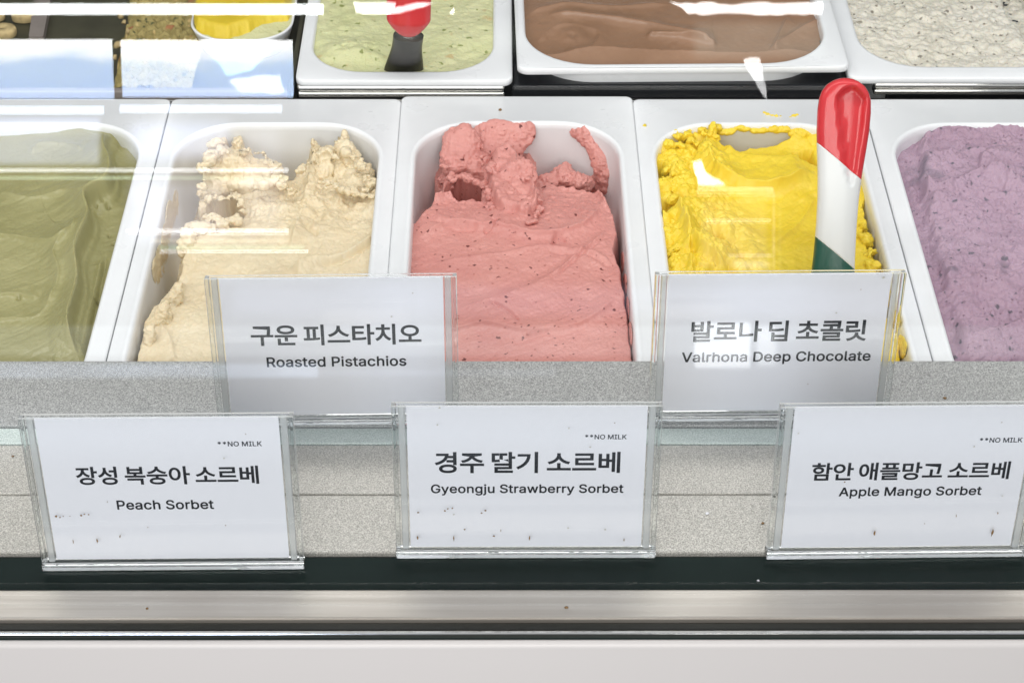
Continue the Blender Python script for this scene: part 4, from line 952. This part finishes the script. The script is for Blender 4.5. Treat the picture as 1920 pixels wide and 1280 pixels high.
# ------------------------------------------------------------------ lettering
GL = json.loads(r'''{"*":[463,[[73,417,75,409,83,400,139,371,144,365,131,355,87,333,75,321,74,309,91,277,103,260,111,256,119,256,187,297,189,281,185,265,186,221,190,213,199,208,247,207,260,213,265,225,265,289,267,295,271,295,324,261,343,260,355,269,376,309,375,320,367,330,307,365,363,397,375,409,376,421,363,449,347,470,339,474,331,474,283,443,267,437,265,441,264,509,260,517,251,522,231,527,203,527,195,525,187,517,185,505,185,469,189,453,187,435,183,435,131,469,119,474,111,474,103,470,95,461,77,429]]],"A":[489,[[0,2,5,-10,14,-15,82,-16,94,-11,102,-2,111,22,142,114,150,124,290,124,302,128,326,128,330,127,334,122,370,18,378,-2,386,-11,398,-16,462,-16,470,-14,478,-6,479,6,307,474,294,510,282,522,274,524,202,524,194,522,186,514,173,482,13,42],[180,222,238,390,244,382,249,362,298,218,290,216,186,216,181,218]]],"C":[520,[[24,287,24,215,29,187,37,151,54,107,85,59,113,31,146,7,174,-6,210,-18,226,-19,234,-22,298,-23,338,-14,373,-1,410,22,447,59,466,87,483,127,487,143,488,159,486,167,478,175,466,177,406,176,394,167,382,135,372,119,346,93,314,77,286,69,250,69,206,83,174,104,152,131,134,167,128,183,120,223,120,283,124,311,136,347,152,379,167,399,198,421,218,431,258,441,274,441,298,437,334,423,353,411,370,394,394,343,406,334,470,333,478,335,486,343,488,359,483,379,478,395,455,439,443,455,418,480,386,503,358,516,318,528,298,529,286,533,246,533,234,529,214,528,186,520,130,491,101,467,81,443,62,415,46,383,33,343]]],"D":[512,[[44,502,44,6,46,-6,54,-14,62,-16,254,-16,302,-7,330,2,370,22,390,37,419,66,446,106,455,126,467,162,475,198,476,306,471,334,458,378,430,430,415,450,399,466,366,490,326,510,294,519,262,524,62,524,49,518,45,510],[140,78,141,434,146,436,238,436,266,432,294,422,326,404,341,390,358,366,372,334,380,302,380,282,384,266,384,242,376,190,366,162,352,134,334,114,310,96,286,84,258,76,238,75,226,72,146,72,142,73]]],"G":[530,[[24,287,24,215,29,187,37,151,54,107,70,79,85,59,114,30,138,11,170,-5,210,-18,238,-23,298,-23,326,-18,354,-10,398,11,419,27,447,55,459,71,478,107,491,151,492,227,496,247,495,255,491,263,478,272,286,273,273,267,268,255,268,203,269,195,274,186,286,181,390,181,395,179,396,175,396,167,383,135,365,107,342,89,306,73,282,69,254,69,222,77,194,89,170,108,152,131,134,167,128,183,120,223,120,283,124,311,136,347,152,379,167,399,190,417,218,431,234,437,270,441,310,433,338,419,366,394,394,343,406,334,470,333,478,335,486,343,488,363,483,383,470,415,443,455,422,476,402,491,378,507,350,519,318,528,298,529,290,532,246,533,234,529,214,528,186,520,158,509,130,492,90,456,66,423,46,383,33,343]]],"I":[310,[[15,502,15,454,21,441,33,436,97,436,101,435,103,430,103,78,102,74,97,72,33,72,21,67,15,54,15,2,17,-5,25,-14,33,-16,261,-16,272,-14,282,-2,283,30,287,46,278,66,265,72,205,72,201,73,199,78,199,430,201,435,205,436,265,436,277,441,282,450,283,482,287,498,283,510,277,519,265,524,33,524,20,518,16,510]]],"K":[476,[[44,502,44,6,45,-2,49,-10,62,-16,122,-16,130,-14,138,-6,140,6,141,158,194,216,200,214,341,14,362,-11,374,-16,442,-16,450,-15,458,-11,463,-2,462,10,276,270,267,286,270,293,291,314,299,326,346,373,355,386,447,482,459,502,459,510,455,518,446,523,438,524,362,524,350,519,333,498,289,454,281,442,245,406,237,394,201,358,193,346,157,310,149,298,142,294,140,302,140,502,138,513,126,523,62,524,49,518,45,510]]],"L":[403,[[44,502,44,6,46,-6,54,-14,62,-16,354,-16,366,-14,375,-2,376,54,371,66,362,71,146,72,141,74,139,510,135,518,126,523,62,524,49,518,45,510]]],"M":[638,[[44,502,44,6,45,-2,50,-11,62,-16,118,-16,130,-11,135,-2,140,22,140,42,136,58,140,130,136,146,140,162,140,186,136,202,140,214,139,286,142,312,270,-6,282,-15,338,-16,350,-14,358,-5,470,278,482,314,486,317,488,306,489,-2,494,-11,506,-16,566,-16,579,-10,583,-2,584,6,584,502,583,510,578,519,566,524,478,524,470,522,458,510,341,206,320,142,314,137,186,470,167,514,158,522,150,524,62,524,49,518,45,510]]],"N":[533,[[44,502,44,6,45,-2,49,-10,62,-16,122,-16,134,-11,139,-2,140,342,142,353,152,342,186,282,373,-10,382,-15,390,-16,462,-16,474,-11,479,-2,480,6,480,502,479,510,475,518,462,524,402,524,390,519,385,510,384,166,382,155,378,158,174,482,151,514,142,522,134,524,62,524,49,518,45,510]]],"O":[543,[[24,287,24,215,33,167,42,135,54,108,66,87,90,54,114,30,130,18,170,-5,210,-18,238,-23,302,-22,350,-10,394,11,414,26,450,62,463,79,490,131,495,147,508,207,508,299,504,311,503,331,486,387,459,435,447,451,418,480,386,503,362,515,334,524,286,533,246,533,234,529,214,528,182,519,142,499,126,488,81,443,60,411,46,383,33,343],[120,223,120,287,123,295,124,311,136,347,148,371,170,402,190,417,222,433,258,441,270,441,298,437,330,424,354,409,373,391,384,375,400,343,412,295,412,211,400,167,384,135,374,120,358,104,338,89,314,77,278,69,250,69,210,81,194,89,163,115,142,147,128,183]]],"P":[454,[[44,502,45,-2,49,-10,58,-15,126,-15,135,-10,140,2,141,166,146,168,198,168,214,172,286,173,337,190,366,209,387,230,406,258,419,294,424,318,423,382,414,418,398,450,379,474,358,491,334,506,298,519,270,524,62,524,49,518,45,510],[140,266,140,430,142,435,250,436,286,426,306,413,318,394,324,378,328,362,328,338,318,302,302,279,278,266,258,260,210,260,194,256,154,256,142,261]]],"R":[459,[[44,502,44,6,45,-2,49,-10,58,-15,66,-16,122,-16,135,-10,140,2,141,178,154,183,166,180,194,180,210,184,230,184,235,182,252,154,334,-2,341,-10,350,-15,358,-16,426,-16,438,-11,443,-2,442,10,358,162,340,198,342,202,366,217,395,246,414,282,423,314,423,390,414,422,395,458,362,491,346,502,314,515,278,523,62,524,49,518,45,510],[140,278,140,430,142,435,254,436,294,422,316,402,324,386,328,370,328,338,322,314,316,302,306,292,286,280,254,272,146,272,142,273]]],"S":[456,[[22,133,23,117,35,77,51,49,72,24,104,1,124,-8,148,-16,188,-24,256,-25,284,-20,312,-12,348,5,364,16,400,53,421,101,421,177,408,209,397,225,372,250,356,261,316,281,232,306,220,307,160,331,138,353,130,377,138,401,156,423,192,439,212,443,236,443,264,437,280,430,300,417,312,403,324,373,333,365,344,363,404,364,416,374,417,393,408,429,389,461,356,494,340,505,312,518,288,526,264,531,188,530,152,522,128,513,92,490,60,457,39,409,39,337,52,305,63,289,84,268,112,249,152,232,280,193,308,179,320,168,330,145,330,133,318,105,304,90,284,77,252,67,196,67,176,73,144,90,134,101,124,121,120,141,108,150,72,151,56,155,36,154,24,145]]],"V":[489,[[0,506,9,478,186,-2,198,-14,206,-16,278,-16,286,-14,294,-6,303,18,467,470,475,494,474,514,466,522,454,524,390,523,378,514,242,119,236,126,199,238,102,510,94,519,86,523,18,524,5,518]]],"a":[399,[[14,125,15,81,20,61,32,37,68,0,96,-15,136,-25,184,-25,228,-12,256,5,260,5,264,-7,276,-16,336,-17,348,-12,353,-3,354,5,354,269,349,297,344,313,321,353,292,377,268,389,228,399,156,398,124,390,101,381,76,366,47,337,28,305,27,289,31,281,40,273,88,260,104,260,113,265,132,292,148,303,184,315,204,315,228,309,240,303,248,296,258,273,257,253,252,248,240,243,220,243,208,239,188,239,176,235,132,230,92,218,64,205,44,190,28,169,19,149],[110,105,110,117,116,128,124,135,140,143,192,155,216,156,252,163,257,161,259,145,258,129,252,109,243,93,231,81,216,72,188,63,156,63,136,67,125,73,114,85,110,93]]],"b":[434,[[37,502,37,6,39,-6,47,-14,55,-16,115,-15,127,-6,131,10,179,-18,207,-24,259,-23,311,-6,328,6,367,46,391,90,400,122,405,146,405,230,396,270,379,314,356,346,323,375,299,387,259,399,203,400,179,395,159,386,131,366,129,374,129,506,127,514,119,522,111,524,51,523,39,514],[129,170,129,206,133,234,147,270,159,289,167,296,183,306,199,312,239,312,267,300,289,278,301,254,309,226,313,198,313,178,305,134,295,110,282,90,261,74,235,64,207,64,175,76,156,94,146,110,137,130]]],"c":[405,[[18,218,18,154,23,126,35,90,44,70,63,42,92,13,120,-6,144,-15,180,-24,232,-24,260,-19,276,-14,320,10,345,34,360,54,377,90,377,106,368,118,316,131,300,131,288,122,276,95,256,76,228,64,188,64,172,70,156,79,134,102,122,126,114,158,114,214,118,238,134,274,160,300,192,312,224,312,240,308,263,294,278,278,291,254,300,249,320,249,352,257,368,262,376,270,378,278,376,290,364,318,349,338,320,366,272,391,236,400,176,399,156,395,121,382,96,366,63,334,44,306,27,262]]],"d":[434,[[18,218,19,150,27,110,40,74,63,38,92,9,108,-2,136,-15,168,-23,220,-24,255,-14,296,14,300,-6,312,-15,368,-16,380,-11,386,2,386,366,390,386,390,482,385,510,381,518,368,524,312,524,304,522,296,514,294,506,294,374,292,366,288,367,272,382,256,390,244,395,224,400,172,400,148,395,132,390,96,371,63,338,42,306,27,266],[114,162,114,218,118,238,127,262,138,282,152,296,168,306,184,312,224,312,252,300,274,278,286,254,294,226,294,158,282,118,266,90,256,80,236,70,216,64,188,64,160,76,144,90,132,106,118,142]]],"e":[413,[[18,214,18,154,23,126,35,90,44,70,63,42,92,13,120,-6,140,-14,188,-24,240,-24,280,-15,316,2,332,13,357,38,376,70,381,86,381,94,372,106,340,115,308,120,296,115,275,86,264,76,252,70,232,64,188,64,172,70,148,83,130,106,118,130,114,146,115,150,120,152,368,152,376,154,384,162,386,174,385,238,382,246,381,262,364,309,345,338,320,363,304,374,272,390,232,400,180,400,156,395,132,387,100,370,60,331,48,314,36,290,27,262],[117,242,120,254,130,274,149,294,168,306,188,312,228,312,244,306,260,296,276,274,290,242,289,238,284,236,124,236,118,238]]],"g":[435,[[18,219,18,159,23,131,31,103,56,55,84,26,120,3,168,-11,228,-10,248,-5,272,7,288,19,292,19,294,15,294,-21,288,-41,276,-59,252,-73,228,-79,180,-79,156,-70,144,-63,112,-29,92,-28,44,-53,36,-61,35,-73,51,-101,88,-137,124,-154,148,-162,176,-167,236,-167,264,-162,296,-153,336,-130,357,-109,368,-93,381,-65,386,-45,386,267,390,283,390,355,385,383,381,391,368,397,348,393,328,397,312,396,300,386,296,363,256,391,220,400,176,400,168,397,152,396,124,387,92,368,63,339,52,323,27,267],[114,167,114,219,118,239,134,275,152,297,188,313,220,313,244,305,260,294,274,279,286,255,294,227,294,163,282,123,274,107,260,93,244,83,224,77,184,77,160,87,144,99,134,111,122,135]]],"h":[420,[[37,502,37,6,39,-6,47,-14,59,-16,115,-15,127,-6,129,6,129,230,133,254,145,282,159,296,171,303,195,312,223,312,247,304,267,285,277,262,281,242,281,6,283,-5,291,-14,299,-16,355,-16,363,-14,371,-6,373,2,373,270,364,310,351,338,336,358,323,371,307,382,287,391,255,399,199,399,167,390,131,370,129,378,129,506,127,514,119,522,111,524,51,523,39,514]]],"i":[176,[[37,374,38,-2,42,-10,51,-15,115,-15,124,-10,129,2,128,382,124,390,115,395,55,396,42,390,38,382],[25,490,26,470,35,450,43,442,67,429,99,428,111,432,132,450,140,466,141,498,139,506,123,527,99,539,67,539,55,534,31,510,26,498]]],"j":[176,[[-26,-93,-26,-141,-21,-153,-8,-159,28,-159,64,-149,88,-134,105,-117,116,-101,125,-77,130,-49,130,375,128,387,116,396,52,396,43,391,39,383,38,-33,32,-53,24,-64,8,-71,-16,-73,-24,-81],[26,491,27,467,32,455,48,438,64,430,100,429,108,431,120,438,132,450,141,467,141,499,136,511,120,528,96,540,72,540,56,535,32,511,27,499]]],"l":[199,[[37,504,37,68,42,44,47,28,58,12,84,-8,115,-18,171,-17,187,-12,196,0,196,12,188,52,183,61,171,69,135,71,129,92,128,512,124,520,115,525,55,526,42,520,38,512]]],"n":[419,[[37,374,37,6,38,-2,42,-10,55,-16,111,-16,119,-14,127,-6,129,6,129,230,133,254,145,282,159,296,171,303,195,312,223,312,247,304,267,285,277,262,281,242,281,6,283,-5,291,-14,299,-16,355,-16,367,-11,372,-2,373,6,373,270,363,314,351,338,336,358,311,379,291,390,251,400,199,399,167,390,131,370,127,386,115,395,55,396,42,390,38,382]]],"o":[425,[[18,218,18,154,23,126,35,90,44,70,63,42,92,13,120,-6,156,-19,180,-24,236,-24,260,-19,296,-6,324,13,349,38,364,58,385,102,393,134,394,154,398,166,398,206,393,242,384,278,356,330,325,362,296,382,260,395,236,400,176,399,156,395,121,382,92,363,63,334,42,302,27,262],[114,158,114,214,118,238,134,274,160,300,188,312,228,312,256,300,278,278,298,234,302,210,302,162,288,114,276,95,256,76,224,64,188,64,160,76,134,102,122,126]]],"p":[434,[[37,375,38,-145,42,-153,51,-158,115,-158,124,-153,129,-141,129,3,131,11,167,-13,195,-22,255,-23,295,-13,319,-1,339,14,356,31,379,63,396,107,405,147,404,235,391,287,375,319,364,335,327,372,287,392,247,401,207,400,179,395,131,367,127,387,115,396,55,397,42,391,38,383],[129,171,129,211,132,219,133,235,141,259,149,275,161,291,175,301,203,313,239,313,255,307,274,295,293,271,301,255,309,227,313,199,313,175,310,167,309,151,299,119,283,92,267,77,235,65,199,65,175,77,161,87,145,111,133,143]]],"r":[269,[[37,374,38,-2,42,-10,51,-15,115,-15,124,-10,129,2,129,238,138,270,151,289,175,304,191,308,243,309,251,313,256,322,260,342,258,358,261,370,260,382,252,394,243,399,187,400,167,394,131,374,124,390,115,395,55,396,42,390,38,382]]],"s":[375,[[20,90,26,66,38,42,53,22,90,-6,126,-19,154,-24,214,-23,222,-20,238,-19,262,-11,298,9,327,38,343,70,348,94,348,122,343,142,334,162,314,187,294,202,270,214,242,223,154,246,132,258,125,278,131,294,150,308,170,316,202,316,222,310,230,305,240,294,257,266,266,261,326,273,338,282,339,298,328,326,315,346,290,371,274,382,238,395,214,400,158,400,134,395,86,374,66,359,46,334,38,318,32,298,33,246,49,210,78,181,106,166,146,153,206,140,230,131,244,122,252,106,252,98,246,87,234,76,210,64,186,60,154,64,130,76,117,94,110,114,98,123,86,123,31,110,22,102]]],"t":[237,[[-10,374,-10,330,-5,318,8,312,44,312,48,311,50,306,50,66,56,46,68,22,84,5,100,-6,140,-19,196,-20,220,-14,228,-5,230,6,221,46,213,62,200,68,156,68,148,74,142,90,142,306,144,311,148,312,200,312,212,317,217,326,218,346,221,354,222,374,220,382,212,391,204,395,148,396,143,398,141,474,132,486,124,488,68,488,56,483,51,474,49,398,44,396,1,394,-8,386]]],"u":[420,[[37,373,37,109,47,65,70,25,83,12,111,-7,135,-16,159,-21,207,-21,227,-16,251,-7,275,9,279,9,282,-3,286,-11,295,-16,355,-17,367,-12,372,-3,373,5,373,373,372,381,368,389,355,395,299,395,291,393,283,384,281,373,281,149,277,125,272,113,255,86,239,76,211,67,183,67,163,75,141,97,133,117,129,141,129,373,127,385,119,393,111,395,51,394,39,385]]],"w":[577,[[7,378,16,342,112,26,121,-1,129,-11,141,-16,197,-16,205,-14,213,-6,222,18,279,222,285,229,353,-6,361,-14,369,-16,429,-16,442,-10,454,22,554,350,559,378,553,391,541,396,481,396,473,394,465,386,436,286,403,162,397,152,391,166,382,206,334,378,330,386,321,394,313,396,253,396,245,394,237,386,188,214,175,158,169,151,147,222,110,362,101,386,89,395,25,396,12,390]]],"y":[399,[[1,377,50,245,145,1,128,-47,118,-63,99,-73,83,-73,63,-69,50,-75,42,-91,30,-135,30,-143,39,-155,63,-160,111,-161,135,-156,171,-136,191,-116,203,-99,219,-67,384,365,384,381,379,390,367,395,303,394,290,385,238,245,201,137,195,126,177,169,104,373,96,389,83,395,15,394,6,389]]]," ":[187,[]]}''')
def curve_to_mesh(cu):
    o = bpy.data.objects.new('tmp', cu); COL.objects.link(o)
    bpy.context.view_layer.update()
    dg = bpy.context.evaluated_depsgraph_get()
    me = bpy.data.meshes.new_from_object(o.evaluated_get(dg)); bpy.data.objects.remove(o); bpy.data.curves.remove(cu)
    return me
def latin_mesh(text, grow=1.0):
    """letters from stored outlines, filled with their holes"""
    x = 0.0; cu = bpy.data.curves.new('tmp', 'CURVE'); cu.dimensions = '2D'; cu.fill_mode = 'BOTH'
    for ch in text:
        adv, gs = GL[ch]
        for g in gs:
            n = len(g)//2; sp = cu.splines.new('POLY'); sp.points.add(n-1); sp.use_cyclic_u = True
            for i, p in enumerate(sp.points): p.co = (g[2*i]/1000+x, g[2*i+1]/1000, 0, 1)
        x += adv/1000
    me = curve_to_mesh(cu); me.name = 'lettering'
    return me
def korean_mesh(text, offset):
    cu = bpy.data.curves.new('tmp', 'FONT'); cu.body = text; cu.offset = offset; cu.resolution_u = 5
    cu.space_word = .75; cu.space_character = .97
    me = curve_to_mesh(cu); me.name = 'lettering'
    return me
def lettering(me, card, x0, x1, yc):
    """place the line in card coordinates so that it spans x0..x1, centred on yc"""
    n = len(me.vertices); co = np.zeros(n*3); me.vertices.foreach_get('co', co); co = co.reshape(-1, 3)
    lo, hi = co.min(0), co.max(0); s = (x1-x0)/(hi[0]-lo[0])
    co[:, 0] = (co[:, 0]-lo[0])*s+x0; co[:, 1] = (co[:, 1]-(lo[1]+hi[1])/2)*s+yc; co[:, 2] = 0.00012
    me.vertices.foreach_set('co', co.ravel()); me.update()
    return link('lettering', me, 'ink', card)

# ------------------------------------------------------------------ sign holders with paper cards
SW, SH, LEAN = .1415, .1018, math.radians(4.5)
SIGNS = [
 ('rl', (411, 799), (860, 794), 'clear acrylic sign holder standing behind, between the cream and pink pans', 'white card reading Roasted Pistachios in its holder on the rear shelf',
   [('k', '구운 피스타치오', (470, 790), 627), ('e', 'Roasted Pistachios', (500, 762), 677)]),
 ('rr', (1217, 791), (1663, 787), 'clear acrylic sign holder standing behind, in front of the yellow pan', 'white card reading Deep Chocolate in its holder on the rear shelf',
   [('k', '발로나 딥 초콜릿', (1296, 1625), 620), ('e', 'Valrhona Deep Chocolate', (1278, 1632), 670)]),
 ('fl', (80, 1070), (571, 1066), 'clear acrylic sign holder nearest the left edge on the front ledge', 'white card reading Peach Sorbet in the front left holder',
   [('k', '장성 복숭아 소르베', (142, 485), 890), ('e', 'Peach Sorbet', (219, 401), 945), ('s', '**NO MILK', (408, 491), 831)]),
 ('fm', (746, 1046), (1226, 1045), 'clear acrylic sign holder in the middle of the front ledge', 'white card reading Strawberry Sorbet in the middle front holder',
   [('k', '경주 딸기 소르베', (815, 1163), 866), ('e', 'Gyeongju Strawberry Sorbet', (808, 1169), 917), ('s', '**NO MILK', (1097, 1175), 818)]),
 ('fr', (1437, 1048), (1920, 1043), 'clear acrylic sign holder at the right edge of the front ledge', 'white card reading Apple Mango Sorbet in the front right holder',
   [('k', '함안 애플망고 소르베', (1522, 1893), 882), ('e', 'Apple Mango Sorbet', (1573, 1840), 922), ('s', '**NO MILK', (1837, 1917), 824)]),
]
STAINS = {'fl': [(105, 968, 4, 0), (112, 970, 3, 0), (118, 968, 2, 0), (131, 968, 2, 0), (152, 967, 4, 0), (158, 964, 3, 0), (166, 965, 3, 0), (137, 1016, 4, 1), (182, 1014, 5, 1), (225, 1006, 4, 1), (277, 989, 2, 0), (423, 985, 2, 0), (201, 941, 2, 0)],
          'fm': [(784, 961, 4, 0), (834, 958, 4, 0), (840, 954, 3, 0), (848, 953, 3, 0), (851, 965, 3, 2), (903, 962, 3, 0), (910, 957, 3, 0), (783, 1008, 5, 1), (851, 1010, 5, 1), (871, 993, 3, 0), (926, 1005, 4, 0), (939, 995, 3, 1), (993, 1009, 5, 1), (1065, 990, 3, 2), (1135, 993, 4, 2), (1170, 1012, 4, 1), (824, 765, 4, 2), (820, 797, 3, 2), (1067, 803, 3, 2)],
          'fr': [(1640, 1000, 6, 1), (1861, 1000, 8, 1), (1871, 962, 4, 1), (1793, 967, 3, 1), (1734, 982, 2, 0), (1497, 813, 3, 2), (1584, 904, 3, 0), (1880, 930, 3, 2)],
          'rr': [(1515, 720, 2, 0), (1657, 521, 5, 2)], 'rl': [(734, 594, 3, 2), (774, 550, 2, 0)]}
proto = {}
def make_holder():
    t = empty('sign_holder', (0, 0, 0), '', 'sign holder')
    w = SW/2; ft = .0016; dep = .0062
    # local: x right, y up, z towards the viewer (front face at z=0)
    def slab(name, y1, z0, z1):
        o = box(name, 'acrylic_sheet', t, -w, w, .0045, y1, z0, z1, bev=.0003)
        o.data.materials.append(MATS['acrylic_edge'])             # cut edges scatter, faces stay clear
        for p in o.data.polygons:
            if abs(p.normal.z) < .9: p.material_index = 1
    slab('front_sheet', SH, -ft, 0); slab('back_sheet', SH-.001, -dep, -dep+ft)
    for sx in (-1, 1):
        a, b = sorted((sx*(w-.0001), sx*(w-.0024)))
        _o = box('side_rail', 'acrylic_block', t, a, b, .0046, SH-.0004, -dep+ft+.0001, -ft-.0001, bev=.0005)
        _o.data.materials.append(MATS['acrylic_edge'])
        for p in _o.data.polygons:
            if p.normal.y > .5: p.material_index = 1
        a, b = sorted((sx*(w-.0034), sx*(w-.0070)))
        box('inner_rail', 'acrylic_edge', t, a, b, .0046, SH-.0012, -dep+ft+.0002, -ft-.0002, bev=.0007)
    box('bottom_rail', 'acrylic_block', t, -w-.0004, w+.0004, 0, .0044, -dep-.0006, .0006, bev=.0008)
    return t
def dup(root):
    r = root.copy(); COL.objects.link(r)
    for ch in list(root.children):
        c = ch.copy(); COL.objects.link(c); c.parent = r
    return r
hold0 = make_holder()
for i, (key, qa, qb, hl, cl, lines) in enumerate(SIGNS):
    zb = .0036 if key[0] == 'r' else -.0002
    a, b = at(*qa, zb), at(*qb, zb); c = (a+b)/2
    xd = (b-a)/np.linalg.norm(b-a); fw = np.array([-xd[1], xd[0], 0]); lean = LEAN
    upv = np.array([0, 0, math.cos(lean)])+fw*math.sin(lean); nv = np.cross(xd, upv)
    if nv[1] > 0: nv = -nv
    t = hold0 if i == 0 else dup(hold0)
    Rm = Matrix([[xd[j], upv[j], nv[j]] for j in range(3)])
    t.location = tuple(c); t.rotation_euler = Rm.to_euler(); props(t, hl, 'sign holder', 'acrylic sign holders')
    cz = -.0026
    cw = SW/2-.0078
    card = box('flavour_card', 'paper', None, -cw, cw, .0062, SH-.0012, -.0002, .0002)
    pc = c+nv*cz
    card.location = tuple(pc); card.rotation_euler = Rm.to_euler(); props(card, cl, 'card', 'flavour cards')
    bpy.context.view_layer.update()
    def loc(u, v, off=0):
        p = on_plane(u, v, pc+nv*off, nv)-pc-nv*off
        return float(p@xd), float(p@upv)
    for kind, txt, (u0, u1), v in lines:
        x0, y0_ = loc(u0, v); x1, y1_ = loc(u1, v)
        cu = korean_mesh(txt, .021) if kind == 'k' else latin_mesh(txt)
        o = lettering(cu, card, x0, x1, (y0_+y1_)/2); o.location = (0, 0, .0002)
    for j, (u, v, r, kd) in enumerate(STAINS.get(key, [])):
        x, y = loc(u, v, .0032)
        bm = bmesh.new(); rs = random.Random(1000*i+j); n = 11; el = 4.2 if kd == 1 else 1.0
        rr = r*.00017
        ring = [bm.verts.new((rr*(.35+.9*rs.random())*math.cos(2*math.pi*q/n)/math.sqrt(el), rr*(.35+.9*rs.random())*math.sin(2*math.pi*q/n)*math.sqrt(el), rs.random()*.0001+.0001)) for q in range(n)]
        base = [bm.verts.new((vv.co.x*1.02, vv.co.y*1.02, 0)) for vv in ring]
        for q in range(n): bm.faces.new((base[q], base[(q+1) % n], ring[(q+1) % n], ring[q]))
        bm.faces.new(ring); bm.faces.new(list(reversed(base)))
        so = from_bm('stain', bm, 'pale_stain' if kd == 2 else 'stain', t); so.location = (x, y, .0002)
